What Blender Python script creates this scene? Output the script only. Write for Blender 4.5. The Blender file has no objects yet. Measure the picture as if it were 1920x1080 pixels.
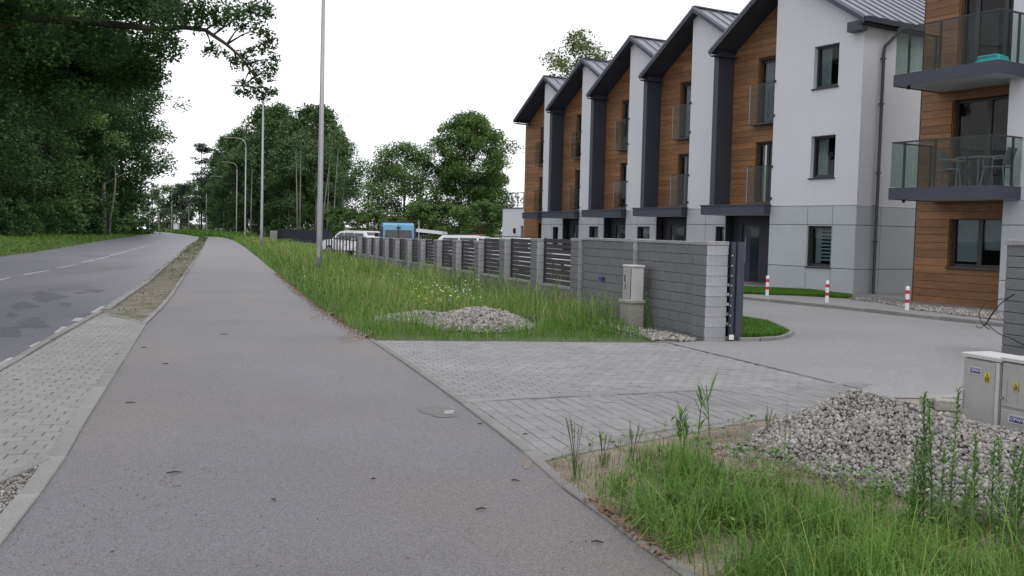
import bpy, math, random
import numpy as np
from mathutils import Vector, Matrix
random.seed(7)
rng = np.random.default_rng(11)
sc = bpy.context.scene
col = sc.collection
R = math.radians

# ---------------------------------------------------------------- camera
CAM_H, FL = 1.7, 1800.0                       # eye height, focal length in pixels of a 1920 wide picture
PITCH, ROLL = .0596, .0222
fw = Vector((0, math.cos(PITCH), -math.sin(PITCH)))
up0 = Vector((0, math.sin(PITCH), math.cos(PITCH)))
rt0 = Vector((1, 0, 0))
rt = rt0*math.cos(ROLL) + up0*math.sin(ROLL)
up = up0*math.cos(ROLL) - rt0*math.sin(ROLL)
cd = bpy.data.cameras.new('camera')
cam = bpy.data.objects.new('camera', cd)
col.objects.link(cam)
m3 = Matrix((rt, up, -fw)).transposed()
cam.matrix_world = Matrix.Translation((0, 0, CAM_H)) @ m3.to_4x4()
cd.sensor_width = 36
cd.lens = 36*FL/1920
cd.clip_start = .05
cd.clip_end = 6000
sc.camera = cam
sc.render.resolution_x, sc.render.resolution_y = 1024, 576

# ---------------------------------------------------------------- world, sun, exposure
SUN_EL, SUN_AZ = R(56), R(152)                # high behind thick cloud, behind the camera to the right
w = bpy.data.worlds.new('World')
sc.world = w
w.use_nodes = True
nt = w.node_tree
bg = nt.nodes['Background']
sky = nt.nodes.new('ShaderNodeTexSky')
sky.sky_type = 'NISHITA'
sky.sun_disc = False
sky.sun_elevation = SUN_EL
sky.sun_rotation = SUN_AZ
hs = nt.nodes.new('ShaderNodeHueSaturation')
hs.inputs['Saturation'].default_value = .25
nt.links.new(sky.outputs[0], hs.inputs['Color'])
tc = nt.nodes.new('ShaderNodeTexCoord')
ns = nt.nodes.new('ShaderNodeTexNoise')
ns.inputs['Scale'].default_value = 2.2
ns.inputs['Detail'].default_value = 5
nt.links.new(tc.outputs['Generated'], ns.inputs['Vector'])
cr = nt.nodes.new('ShaderNodeValToRGB')
cr.color_ramp.elements[0].position = .3
cr.color_ramp.elements[0].color = (10.6, 10.7, 11.2, 1)
cr.color_ramp.elements[1].position = .7
cr.color_ramp.elements[1].color = (12.6, 12.6, 13.0, 1)
nt.links.new(ns.outputs['Fac'], cr.inputs[0])
mx = nt.nodes.new('ShaderNodeMixRGB')
mx.inputs[0].default_value = .88
nt.links.new(hs.outputs[0], mx.inputs[1])
nt.links.new(cr.outputs[0], mx.inputs[2])
nt.links.new(mx.outputs[0], bg.inputs['Color'])
bg.inputs['Strength'].default_value = .1
sd = bpy.data.lights.new('sun', 'SUN')
sd.energy = .9
sd.angle = R(25)
sd.color = (1, .96, .9)
sun = bpy.data.objects.new('sun', sd)
col.objects.link(sun)
sv = Vector((math.sin(SUN_AZ)*math.cos(SUN_EL), math.cos(SUN_AZ)*math.cos(SUN_EL), math.sin(SUN_EL)))
sun.rotation_euler = sv.to_track_quat('Z', 'Y').to_euler()
vs = sc.view_settings
vs.view_transform = 'Standard'
vs.look = 'None'
vs.exposure = .27
vs.gamma = 1
vs.use_curve_mapping = False
sc.cycles.max_bounces = 8
sc.cycles.transparent_max_bounces = 16
sc.cycles.use_denoising = True

# ---------------------------------------------------------------- helpers
def gp(px, py, z=0.0):
    """the point at height z that the photograph shows at a pixel"""
    d = fw + rt*((px-960)/FL) - up*((py-540)/FL)
    t = (z-CAM_H)/d.z
    return Vector((d.x*t, d.y*t, z))

def gps(pts, z=0.0):
    return [gp(*q, z) for q in pts]

class MB:
    def __init__(s):
        s.v, s.f, s.mi, s.cur = [], [], [], 0
    def add(s, vs_, fs):
        b = len(s.v)
        s.v += [tuple(x) for x in vs_]
        for f in fs:
            s.f.append(tuple(b+i for i in f))
            s.mi.append(s.cur)
        return s
    def box(s, x0, x1, y0, y1, z0, z1):
        return s.add([(x0,y0,z0),(x1,y0,z0),(x1,y1,z0),(x0,y1,z0),(x0,y0,z1),(x1,y0,z1),(x1,y1,z1),(x0,y1,z1)],
                     [(0,3,2,1),(4,5,6,7),(0,1,5,4),(1,2,6,5),(2,3,7,6),(3,0,4,7)])
    def cbox(s, x0, x1, y0, y1, z0, z1, c=.01):
        """box with its four upright edges and its top edges chamfered"""
        def ring(i, z):
            return [(x0+i+c,y0+i,z),(x1-i-c,y0+i,z),(x1-i,y0+i+c,z),(x1-i,y1-i-c,z),(x1-i-c,y1-i,z),(x0+i+c,y1-i,z),(x0+i,y1-i-c,z),(x0+i,y0+i+c,z)]
        vv = ring(0,z0)+ring(0,z1-c)+ring(c,z1)
        ff = []
        for k in (0, 8):
            for i in range(8):
                j = (i+1) % 8
                ff.append((k+i,k+j,k+8+j,k+8+i))
        ff.append(tuple(range(16,24)))
        ff.append(tuple(range(7,-1,-1)))
        return s.add(vv, ff)
    def prism_y(s, poly, y0, y1):
        """polygon in x, z pulled from y0 to y1 (anticlockwise seen from -y)"""
        n = len(poly)
        vv = [(x,y0,z) for x,z in poly]+[(x,y1,z) for x,z in poly]
        ff = [tuple(range(n)), tuple(range(2*n-1,n-1,-1))]
        ff += [((i+1)%n, i, n+i, n+(i+1)%n) for i in range(n)]
        return s.add(vv, ff)
    def prism_z(s, poly, z0, z1):
        n = len(poly)
        vv = [(p[0],p[1],z0) for p in poly]+[(p[0],p[1],z1) for p in poly]
        ff = [tuple(range(n-1,-1,-1)), tuple(range(n,2*n))]
        ff += [(i,(i+1)%n,n+(i+1)%n,n+i) for i in range(n)]
        return s.add(vv, ff)
    def tube(s, pts, r, n=8, cap=True):
        pts = [Vector(q) for q in pts]
        rr = list(r) if hasattr(r,'__len__') else [r]*len(pts)
        rings = []
        prev = None
        for i, q in enumerate(pts):
            d = (pts[min(i+1,len(pts)-1)]-pts[max(i-1,0)]).normalized()
            if prev is None:
                a = Vector((0,0,1)) if abs(d.z) < .9 else Vector((1,0,0))
                e1 = d.cross(a).normalized()
            else:
                e1 = (prev - d*prev.dot(d)).normalized()
            prev = e1
            e2 = d.cross(e1)
            rings.append([tuple(q+(e1*math.cos(2*math.pi*k/n)+e2*math.sin(2*math.pi*k/n))*rr[i]) for k in range(n)])
        ff = []
        for i in range(len(pts)-1):
            for k in range(n):
                j = (k+1) % n
                ff.append((i*n+k, i*n+j, (i+1)*n+j, (i+1)*n+k))
        if cap:
            ff.append(tuple(range(n-1,-1,-1)))
            ff.append(tuple((len(pts)-1)*n+k for k in range(n)))
        return s.add([q for g in rings for q in g], ff)
    def build(s, name, mats, parent=None, smooth=False, loc=None, rotz=0):
        me = bpy.data.meshes.new(name)
        me.from_pydata(s.v, [], s.f)
        for m in (mats if isinstance(mats,(list,tuple)) else [mats]):
            me.materials.append(m)
        if any(s.mi):
            me.polygons.foreach_set('material_index', s.mi)
        if smooth:
            me.polygons.foreach_set('use_smooth', [True]*len(me.polygons))
        me.update()
        return link(name, me, parent, loc, rotz)

def link(name, me, parent=None, loc=None, rotz=0):
    o = bpy.data.objects.new(name, me)
    col.objects.link(o)
    if parent is not None:
        o.parent = parent
    if loc is not None:
        o.location = loc
    if rotz:
        o.rotation_euler.z = rotz
    return o

def tag(o, label=None, cat=None, group=None, kind=None):
    for k, v_ in (('label',label),('category',cat),('group',group),('kind',kind)):
        if v_:
            o[k] = v_
    return o

def thing(name, label, cat, loc=(0,0,0), rotz=0, group=None):
    o = bpy.data.objects.new(name, None)
    o.empty_display_size = .2
    col.objects.link(o)
    o.location = loc
    o.rotation_euler.z = rotz
    return tag(o, label, cat, group)

def kids(o):
    return [c for c in bpy.data.objects if c.parent is o]

def copy_thing(src, parts, loc, rotz, label, scale=None):
    """a copy of a thing with copies of its parts (a list of (part, [sub-parts]))"""
    r_ = src.copy()
    col.objects.link(r_)
    r_.location = loc
    r_.rotation_euler.z = rotz
    if scale:
        r_.scale = scale
    r_['label'] = label
    for p, subs in parts:
        c = p.copy()
        col.objects.link(c)
        c.parent = r_
        for q in subs:
            d = q.copy()
            col.objects.link(d)
            d.parent = c
    return r_

def np_mesh(name, verts, faces_flat, counts, mat, smooth=False):
    me = bpy.data.meshes.new(name)
    verts = np.asarray(verts, np.float32)
    faces_flat = np.asarray(faces_flat, np.int32).ravel()
    counts = np.asarray(counts, np.int32)
    me.vertices.add(len(verts))
    me.vertices.foreach_set('co', verts.ravel())
    me.loops.add(len(faces_flat))
    me.loops.foreach_set('vertex_index', faces_flat)
    me.polygons.add(len(counts))
    st = np.zeros(len(counts), np.int32)
    st[1:] = np.cumsum(counts)[:-1]
    me.polygons.foreach_set('loop_start', st)
    if smooth:
        me.polygons.foreach_set('use_smooth', np.ones(len(counts), bool))
    for m in (mat if isinstance(mat,(list,tuple)) else [mat]):
        me.materials.append(m)
    me.update(calc_edges=True)
    return me

def in_poly(P, poly):
    x, y = P[:,0], P[:,1]
    ins = np.zeros(len(P), bool)
    n = len(poly)
    for i in range(n):
        x0, y0 = poly[i][0], poly[i][1]
        x1, y1 = poly[(i+1)%n][0], poly[(i+1)%n][1]
        c = ((y0 > y) != (y1 > y))
        with np.errstate(divide='ignore', invalid='ignore'):
            xx = (x1-x0)*(y-y0)/(y1-y0)+x0
        ins ^= c & (x < xx)
    return ins

def dist_line(P, line):
    d = np.full(len(P), 1e9)
    for a, b in zip(line[:-1], line[1:]):
        a = np.array(a[:2]); b = np.array(b[:2])
        t = np.clip(((P-a)@(b-a))/((b-a)@(b-a)), 0, 1)
        d = np.minimum(d, np.linalg.norm(P-(a+t[:,None]*(b-a)), axis=1))
    return d

_lat = np.random.default_rng(99).uniform(0,1,(8,64,64))
def vnoise(P, s, seed=0):
    """smooth value noise in 0..1, two octaves"""
    def one(q, k):
        i = np.floor(q).astype(int); f = q-i; f = f*f*(3-2*f)
        L_ = _lat[k % 8]
        x0, y0 = i[:,0] % 64, i[:,1] % 64
        x1, y1 = (x0+1) % 64, (y0+1) % 64
        return (L_[x0,y0]*(1-f[:,0])+L_[x1,y0]*f[:,0])*(1-f[:,1])+(L_[x0,y1]*(1-f[:,0])+L_[x1,y1]*f[:,0])*f[:,1]
    P = np.asarray(P)[:,:2]
    v_ = .65*one(P*s+seed*3.17, seed)+.35*one(P*s*2.3+seed*5.71, seed+3)
    return np.clip((v_-.5)*1.5+.5,0,1)

# ---------------------------------------------------------------- materials
def N(t, n, **kw):
    x = t.nodes.new(n)
    for k, v_ in kw.items():
        x.inputs[k].default_value = v_
    return x

def mat(name, c, rough=.8, var=.15, scale=4., var2=.1, scale2=40., bump=.0, bscale=80., spec=.4, rnd=0., metal=0., tint=None, stretch=None, island=0., coat=0.):
    """principled material: base colour broken up by two sizes of noise, by object and by loose piece"""
    m = bpy.data.materials.new(name)
    m.use_nodes = True
    t = m.node_tree
    b = t.nodes['Principled BSDF']
    L = t.links.new
    b.inputs['Roughness'].default_value = rough
    b.inputs['Specular IOR Level'].default_value = spec
    b.inputs['Metallic'].default_value = metal
    if coat:
        b.inputs['Coat Weight'].default_value = coat
    co = N(t,'ShaderNodeTexCoord')
    vec = co.outputs['Object']
    if stretch:
        mp = N(t,'ShaderNodeMapping')
        mp.inputs['Scale'].default_value = stretch
        L(vec, mp.inputs[0])
        vec = mp.outputs[0]
    n1 = N(t,'ShaderNodeTexNoise', Scale=scale, Detail=4.)
    n2 = N(t,'ShaderNodeTexNoise', Scale=scale2, Detail=3.)
    L(vec, n1.inputs['Vector']); L(vec, n2.inputs['Vector'])
    def rng_(src, lo, hi):
        r_ = N(t,'ShaderNodeMapRange')
        r_.inputs[1].default_value = .3; r_.inputs[2].default_value = .7
        r_.inputs[3].default_value = lo; r_.inputs[4].default_value = hi
        L(src, r_.inputs[0])
        return r_.outputs[0]
    def mul(a, b_):
        r_ = N(t,'ShaderNodeMath'); r_.operation = 'MULTIPLY'
        L(a, r_.inputs[0]); L(b_, r_.inputs[1])
        return r_.outputs[0]
    fac = mul(rng_(n1.outputs['Fac'],1-var,1+var), rng_(n2.outputs['Fac'],1-var2,1+var2))
    if rnd:
        oi = N(t,'ShaderNodeObjectInfo')
        r_ = N(t,'ShaderNodeMapRange')
        r_.inputs[3].default_value = 1-rnd; r_.inputs[4].default_value = 1+rnd
        L(oi.outputs['Random'], r_.inputs[0])
        fac = mul(fac, r_.outputs[0])
    if island:
        ge = N(t,'ShaderNodeNewGeometry')
        r_ = N(t,'ShaderNodeMapRange')
        r_.inputs[3].default_value = 1-island; r_.inputs[4].default_value = 1+island
        L(ge.outputs['Random Per Island'], r_.inputs[0])
        fac = mul(fac, r_.outputs[0])
    base = N(t,'ShaderNodeRGB')
    base.outputs[0].default_value = (*c, 1)
    src = base.outputs[0]
    if tint:                                   # second colour in patches: (colour, noise scale, threshold, softness)
        c2, s2, th, so = tint
        n3 = N(t,'ShaderNodeTexNoise', Scale=s2, Detail=5.)
        L(vec, n3.inputs['Vector'])
        r_ = N(t,'ShaderNodeMapRange')
        r_.inputs[1].default_value = th-so; r_.inputs[2].default_value = th+so
        L(n3.outputs['Fac'], r_.inputs[0])
        mm = N(t,'ShaderNodeMixRGB')
        mm.inputs[2].default_value = (*c2,1)
        L(r_.outputs[0], mm.inputs[0]); L(src, mm.inputs[1])
        src = mm.outputs[0]
    vm = N(t,'ShaderNodeVectorMath'); vm.operation = 'SCALE'
    L(src, vm.inputs[0]); L(fac, vm.inputs['Scale'])
    L(vm.outputs[0], b.inputs['Base Color'])
    if bump:
        n4 = N(t,'ShaderNodeTexNoise', Scale=bscale, Detail=4.)
        L(vec, n4.inputs['Vector'])
        bp = N(t,'ShaderNodeBump', Strength=bump, Distance=.01)
        L(n4.outputs['Fac'], bp.inputs['Height'])
        L(bp.outputs[0], b.inputs['Normal'])
    return m

def leaf_mat(name, cols, scale=.5, trans=.25, rough=.6):
    """leaves: colour differs from leaf to leaf and from bough to bough, some light comes through"""
    m = bpy.data.materials.new(name)
    m.use_nodes = True
    t = m.node_tree
    L = t.links.new
    b = t.nodes['Principled BSDF']
    out = t.nodes['Material Output']
    ge = N(t,'ShaderNodeNewGeometry')
    co = N(t,'ShaderNodeTexCoord')
    n1 = N(t,'ShaderNodeTexNoise', Scale=scale, Detail=3.)
    L(co.outputs['Object'], n1.inputs['Vector'])
    a = N(t,'ShaderNodeMath'); a.operation = 'MULTIPLY_ADD'
    a.inputs[1].default_value = .5
    L(ge.outputs['Random Per Island'], a.inputs[0])
    s_ = N(t,'ShaderNodeMapRange')
    s_.inputs[1].default_value = .3; s_.inputs[2].default_value = .7; s_.inputs[4].default_value = .5
    L(n1.outputs['Fac'], s_.inputs[0]); L(s_.outputs[0], a.inputs[2])
    rp = N(t,'ShaderNodeValToRGB')
    e = rp.color_ramp.elements
    while len(e) < len(cols):
        e.new(.5)
    for i, c in enumerate(cols):
        e[i].position = i/(len(cols)-1)
        e[i].color = (*c, 1)
    L(a.outputs[0], rp.inputs[0])
    L(rp.outputs[0], b.inputs['Base Color'])
    b.inputs['Roughness'].default_value = rough
    b.inputs['Specular IOR Level'].default_value = .3
    tr = N(t,'ShaderNodeBsdfTranslucent')
    L(rp.outputs[0], tr.inputs[0])
    mxs = N(t,'ShaderNodeMixShader', Fac=trans)
    L(b.outputs[0], mxs.inputs[1]); L(tr.outputs[0], mxs.inputs[2])
    L(mxs.outputs[0], out.inputs[0])
    return m

def glass_mat(name, tint, refl=1.45):
    m = bpy.data.materials.new(name)
    m.use_nodes = True
    t = m.node_tree
    L = t.links.new
    out = t.nodes['Material Output']
    t.nodes.remove(t.nodes['Principled BSDF'])
    tr = N(t,'ShaderNodeBsdfTransparent'); tr.inputs[0].default_value = (*tint,1)
    gl = N(t,'ShaderNodeBsdfGlossy', Roughness=.02)
    fr = N(t,'ShaderNodeFresnel', IOR=refl)
    mxs = N(t,'ShaderNodeMixShader')
    ge = N(t,'ShaderNodeNewGeometry')
    sb = N(t,'ShaderNodeMath'); sb.operation = 'SUBTRACT'; sb.inputs[0].default_value = 1
    L(ge.outputs['Backfacing'], sb.inputs[1])
    mu = N(t,'ShaderNodeMath'); mu.operation = 'MULTIPLY'
    L(fr.outputs[0], mu.inputs[0]); L(sb.outputs[0], mu.inputs[1])
    L(mu.outputs[0], mxs.inputs[0]); L(tr.outputs[0], mxs.inputs[1]); L(gl.outputs[0], mxs.inputs[2])
    L(mxs.outputs[0], out.inputs[0])
    return m

def emit_mat(name, c, s):
    m = bpy.data.materials.new(name)
    m.use_nodes = True
    b = m.node_tree.nodes['Principled BSDF']
    b.inputs['Emission Color'].default_value = (*c,1)
    b.inputs['Emission Strength'].default_value = s
    return m

M = {}
M['ground'] = mat('ground_soil', (.085,.088,.045), .95, .3, .3, .3, 6, bump=.5, bscale=20, tint=((.05,.08,.02),.15,.5,.1))
M['asphalt'] = mat('path_asphalt', (.138,.133,.147), .58, .10, .5, .5, 100, bump=1, bscale=240, spec=.55, tint=((.150,.139,.134),.3,.54,.09))
M['road'] = mat('road_asphalt', (.078,.078,.095), .45, .16, .5, .3, 90, bump=.5, bscale=300, spec=.5, tint=((.05,.051,.062),.45,.62,.035), stretch=(1.3,.4,1))
M['soil'] = mat('verge_soil', (.15,.128,.113), .95, .3, 2.3, .4, 33, bump=1, bscale=47, tint=((.10,.098,.065),1.3,.5,.1))
M['sand'] = mat('sandy_soil', (.21,.175,.14), .95, .25, 1.8, .3, 40, bump=1, bscale=60, tint=((.12,.105,.08),2.2,.56,.08))
M['kerb'] = mat('kerb_concrete', (.18,.178,.174), .85, .12, 1.5, .18, 60, bump=.4, bscale=120, rnd=.1)
M['kerb_dark'] = mat('kerb_concrete_weathered', (.17,.165,.16), .9, .15, 1.5, .18, 60, bump=.4, bscale=120, rnd=.1)
M['paver'] = mat('paver_concrete', (.19,.188,.191), .85, .12, .8, .15, 90, bump=.4, bscale=160, rnd=.09, island=.09)
M['bay_paver'] = mat('bay_paver_concrete', (.185,.185,.182), .85, .12, .8, .15, 90, bump=.4, bscale=160, rnd=.07, island=.07)
M['bay_joint'] = mat('pale_joint_sand', (.15,.148,.14), .95, .2, 2, .3, 60)
M['joint'] = mat('joint_sand', (.1,.097,.09), .95, .2, 2, .3, 60)
M['court'] = mat('courtyard_concrete', (.198,.197,.203), .85, .1, .3, .14, 24, bump=.3, bscale=120)
M['white'] = mat('white_render', (.545,.553,.59), .9, .03, .5, .025, 12, bump=.15, bscale=250)
M['plinth'] = mat('grey_plinth_panel', (.375,.40,.425), .7, .05, .8, .04, 20, bump=.1, bscale=150, rnd=.035)
M['joint_dark'] = mat('dark_joint', (.05,.052,.058), .9)
M['wood'] = mat('brown_wood_plank', (.20,.099,.046), .6, .16, 2.5, .24, 14, bump=.4, bscale=30, rnd=.2, stretch=(.25,2,3.5), spec=.35)
M['wood_back'] = mat('plank_backing', (.04,.02,.012), .9)
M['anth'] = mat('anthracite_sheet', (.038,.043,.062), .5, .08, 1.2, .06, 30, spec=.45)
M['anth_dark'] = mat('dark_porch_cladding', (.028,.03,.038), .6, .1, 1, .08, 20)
M['roof'] = mat('roof_sheet', (.16,.17,.205), .38, .07, .8, .06, 25, spec=.55, metal=.25, rnd=.05)
M['soffit'] = mat('dark_soffit', (.034,.036,.046), .7, .1, 2)
M['slab_under'] = mat('slab_underside', (.4,.4,.41), .9, .06, 1)
M['frame'] = mat('window_frame', (.028,.03,.036), .45, .05, 3)
M['frame_white'] = mat('white_window_frame', (.6,.6,.6), .4, .03, 3)
M['pane'] = glass_mat('window_pane', (.72,.77,.78), 1.38)
M['glass'] = glass_mat('railing_glass', (.77,.82,.80), 1.3)
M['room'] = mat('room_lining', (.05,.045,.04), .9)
M['curtain'] = mat('curtain_cloth', (.35,.36,.37), .9, .1, 3, .1, 30)
M['blind'] = mat('blind_slat', (.30,.33,.35), .6, .05, 3)
M['steel'] = mat('steel_bar', (.35,.36,.37), .35, .05, 3, metal=.8)
M['galv'] = mat('galvanised_pole', (.31,.31,.33), .5, .1, 1.2, .06, 30, metal=.3)
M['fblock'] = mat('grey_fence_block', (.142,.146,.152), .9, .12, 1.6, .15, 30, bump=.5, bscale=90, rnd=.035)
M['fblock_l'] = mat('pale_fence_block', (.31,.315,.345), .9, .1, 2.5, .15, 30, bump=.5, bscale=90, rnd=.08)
M['fcap'] = mat('fence_coping', (.24,.24,.245), .9, .12, 2.5, .15, 30, bump=.4, bscale=90, rnd=.1)
M['mortar'] = mat('dark_recessed_joint', (.03,.03,.032), .95)
M['slat'] = mat('dark_slat', (.03,.027,.034), .5, .08, 2, rnd=.08)
M['cab'] = mat('cabinet_plastic', (.30,.30,.29), .6, .05, 2, .05, 30)
M['cab_top'] = mat('cabinet_lid', (.42,.42,.42), .6, .05, 2, .05, 30)
M['conc'] = mat('cast_concrete', (.26,.255,.23), .9, .15, 2, .2, 30, bump=.5, bscale=80)
M['red'] = mat('red_paint', (.42,.02,.045), .5, .08, 4)
M['wpaint'] = mat('white_paint', (.68,.67,.68), .5, .05, 6)
M['marking'] = mat('road_marking', (.25,.25,.26), .75, .15, 2, .3, 40)
M['gravel'] = mat('pale_gravel', (.245,.232,.22), .9, .1, 1, .1, 40, island=.38, rnd=0)
M['gravel_bed'] = mat('gravel_bed', (.17,.16,.155), .95, .3, 8, .4, 40, bump=1, bscale=50)
M['bark'] = mat('tree_bark', (.06,.048,.04), .95, .25, 2, .3, 12, bump=.8, bscale=15, stretch=(3,3,.6))
M['bark_pale'] = mat('pale_bark', (.22,.205,.19), .9, .3, 2, .35, 9, bump=.5, bscale=15)
M['leaf_dark'] = leaf_mat('dark_leaves', [(.014,.034,.013),(.033,.073,.022),(.058,.12,.031),(.10,.175,.042)], .22, .42)
M['leaf_oak'] = leaf_mat('oak_leaves', [(.012,.029,.012),(.027,.058,.018),(.048,.098,.026),(.085,.15,.036)], .5, .38)
M['leaf_mid'] = leaf_mat('mid_green_leaves', [(.055,.105,.032),(.085,.155,.045),(.125,.205,.055),(.19,.265,.08)], .4, .35)
M['leaf_birch'] = leaf_mat('birch_leaves', [(.045,.095,.036),(.068,.13,.046),(.09,.16,.052),(.12,.19,.06)], .35)
M['leaf_pale'] = leaf_mat('pale_leaves', [(.07,.1,.04),(.11,.15,.05),(.15,.19,.06),(.2,.24,.09)], .6)
M['needle'] = leaf_mat('needles', [(.025,.045,.035),(.04,.065,.045),(.055,.085,.055)], .5, .1)
M['far_leaf'] = leaf_mat('far_leaves', [(.06,.1,.045),(.08,.135,.05),(.11,.17,.06)], .2)
M['grass'] = leaf_mat('grass_blades', [(.04,.10,.016),(.075,.17,.026),(.12,.24,.038),(.21,.33,.08)], .6, .3)
M['grass_lawn'] = leaf_mat('lawn_blades', [(.045,.12,.014),(.075,.185,.018),(.105,.23,.022)], .8, .3)
M['grass_dry'] = leaf_mat('meadow_blades', [(.10,.175,.034),(.165,.24,.05),(.25,.29,.08),(.36,.34,.13)], .35, .3)
M['grass_verge'] = leaf_mat('verge_blades', [(.03,.06,.015),(.05,.09,.02),(.08,.11,.03),(.12,.13,.05)], .3, .3)
M['weed'] = leaf_mat('weed_leaves', [(.06,.13,.03),(.10,.19,.045),(.15,.25,.07)], 2, .3)
M['weed_low'] = leaf_mat('low_plant_leaves', [(.03,.075,.018),(.05,.115,.026),(.08,.16,.038)], 1.2, .3)
M['weed_dark'] = leaf_mat('dark_seed_heads', [(.035,.032,.025),(.06,.05,.035),(.085,.075,.045)], 3, .1)
M['flower_w'] = leaf_mat('white_petals', [(.6,.6,.55),(.75,.75,.7)], 3, .2)
M['flower_y'] = leaf_mat('yellow_petals', [(.5,.45,.05),(.6,.55,.08)], 3, .2)
M['straw'] = leaf_mat('dead_straw', [(.10,.075,.04),(.17,.135,.075),(.24,.2,.12)], 2, .15)
M['soil_film'] = mat('washed_soil', (.165,.147,.134), .85, .2, 3, .4, 120, bump=.8, bscale=200)
M['dry_leaf'] = leaf_mat('dry_leaves', [(.06,.035,.02),(.13,.075,.035),(.2,.12,.06),(.26,.18,.11)], 5, .1)
M['twig'] = mat('twig_bark', (.045,.036,.03), .9)
M['blue'] = mat('blue_van_paint', (.115,.32,.49), .3, .03, 2, spec=.5, coat=.5)
M['carwhite'] = mat('white_car_paint', (.62,.63,.65), .3, .02, 2, spec=.5, coat=.5)
M['tyre'] = mat('tyre_rubber', (.02,.02,.022), .8)
M['carglass'] = mat('car_glass', (.03,.035,.04), .08, .02, 2, spec=.6)
M['lens'] = emit_mat('headlight_lens', (1,.98,.9), 6)
M['chairg'] = mat('grey_chair_plastic', (.15,.15,.16), .6, .05, 4)
M['turq'] = mat('turquoise_cloth', (.05,.48,.56), .8, .08, 6)
M['black'] = mat('black_rubber', (.014,.014,.016), .6)
M['bluetape'] = mat('blue_plastic', (.03,.04,.3), .5)
M['plate_blue'] = mat('blue_plate', (.03,.045,.16), .5, .03)
M['plate_white'] = mat('plate_white', (.55,.55,.56), .5, .03)
M['plate_yellow'] = mat('yellow_sticker', (.45,.38,.03), .5, .05)
M['puddle'] = mat('wet_film', (.07,.068,.065), .22, .05, 3, spec=.8)
M['stain'] = mat('damp_stain', (.054,.054,.068), .5, .2, 1.5, .3, 90, bump=.5, bscale=300)
M['damp'] = mat('damp_asphalt', (.085,.083,.082), .45, .1, 3, .25, 300, bump=.5, bscale=420)

# ---------------------------------------------------------------- ground, road, path
def sheet(name, pts, z, m, kind='structure'):
    mb = MB()
    mb.add([(q[0],q[1],z) for q in pts], [tuple(range(len(pts)))])
    o = mb.build(name, m)
    if o.data.polygons[0].normal.z < 0:
        o.data.flip_normals()
    return tag(o, kind=kind)

mb = MB()
mb.add([(-2500,-200,-.02),(2500,-200,-.02),(2500,4000,-.02),(-2500,4000,-.02)], [(0,1,2,3)])
tag(mb.build('ground', M['ground']), kind='structure')

road_l = [(-40,488),(0,482),(60,474),(110,466),(170,455),(230,446),(285,437.2)]
road_r = [(374.5,444.3),(372,449),(352,462),(330,480),(300,504),(270,530),(230,556),(190,583),(95,634),(0,690)]
RL, RR = gps(road_l), gps(road_r)
road_poly = [Vector((-16.5,18,0)), Vector((-14,8,0)), Vector((-10,2,0)), Vector((-3.4,2,0)), Vector((-4.6,6.6,0))] + RR[::-1] + [gp(348.5,440.3), gp(322.6,437.2), gp(300,435.2), gp(240,432.2), gp(225,434.2), gp(262,436.2)] + RL[::-1]
sheet('road', road_poly, 0, M['road'])
path_l = [(391,445),(375,477),(362,497),(350,515),(327,552),(305,580),(274,611),(237,672),(200,732),(157,802),(129,855),(82,925),(37,985),(0,1032)]
path_r = [(1240,1063),(1183,1018),(1141,982),(1068,933),(1009,876),(953,831),(877,771),(766,690),(691,639),(640,606),(600,580),(560,548),(520,514),(480,481),(462,466),(440,452),(422,446.3)]
PL, PR = gps(path_l), gps(path_r)
pathp = [PL[0], *PL[1:], gp(-200,1290), Vector((-1.9,1.2,0)), Vector((1.7,1.2,0)), Vector((1.25,3.4,0))] + PR
far_path = [gp(405,443.6), gp(380,441.5), gp(372,442.6)]
sheet('path', pathp + far_path, .016, M['asphalt'])
# strip of soil between road and path, and its triangle by the paved bay
verge = gps([(391,445),(375,477),(360,496),(347,512),(322,550),(297,580),(266,607),(240,600),(205,592),(190,583)]) + gps([(230,556),(270,530),(300,504),(330,480),(352,462),(372,449),(374.5,444.3)])
sheet('verge', verge, .008, M['soil'])
sheet('verge', gps([(-20,918),(93,865),(50,925),(0,997),(-60,1075)]), .004, M['gravel_bed'])

def stones(parent, line, length, width, height, m, name='kerb_stone', z0=-.1, gap=.012, side=0., maxn=300, zf=None):
    """kerb stones set one after the other along a line"""
    line = [Vector((q[0],q[1],0)) for q in line]
    me = {}
    acc, k = 0., 0
    seg = [(a, b, (b-a).length) for a, b in zip(line[:-1], line[1:])]
    tot = sum(q[2] for q in seg)
    def at(s_):
        for a, b, l in seg:
            if s_ <= l:
                return a+(b-a)*(s_/l)
            s_ -= l
        return seg[-1][1]
    s_ = 0.
    while s_ < tot-.05 and k < maxn:
        L_ = min(length, tot-s_)
        a, b = at(s_), at(s_+L_)
        d = (b-a)
        ang = math.atan2(d.y, d.x)
        key = round(d.length, 2)
        if key not in me:
            o = MB().cbox(gap/2, key-gap/2, -width/2, width/2, z0, height, .008).build(name, m, parent)
            me[key] = o.data
        else:
            o = link(name, me[key], parent)
        nrm = Vector((-d.y, d.x, 0)).normalized()*side
        o.location = (a.x+nrm.x, a.y+nrm.y, random.uniform(-.006,.006))
        o.rotation_euler = (random.uniform(-.012,.012), random.uniform(-.003,.003), ang)
        s_ += L_
        k += 1

def holder(name):
    o = bpy.data.objects.new(name, None)
    col.objects.link(o)
    return tag(o, kind='structure')

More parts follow.
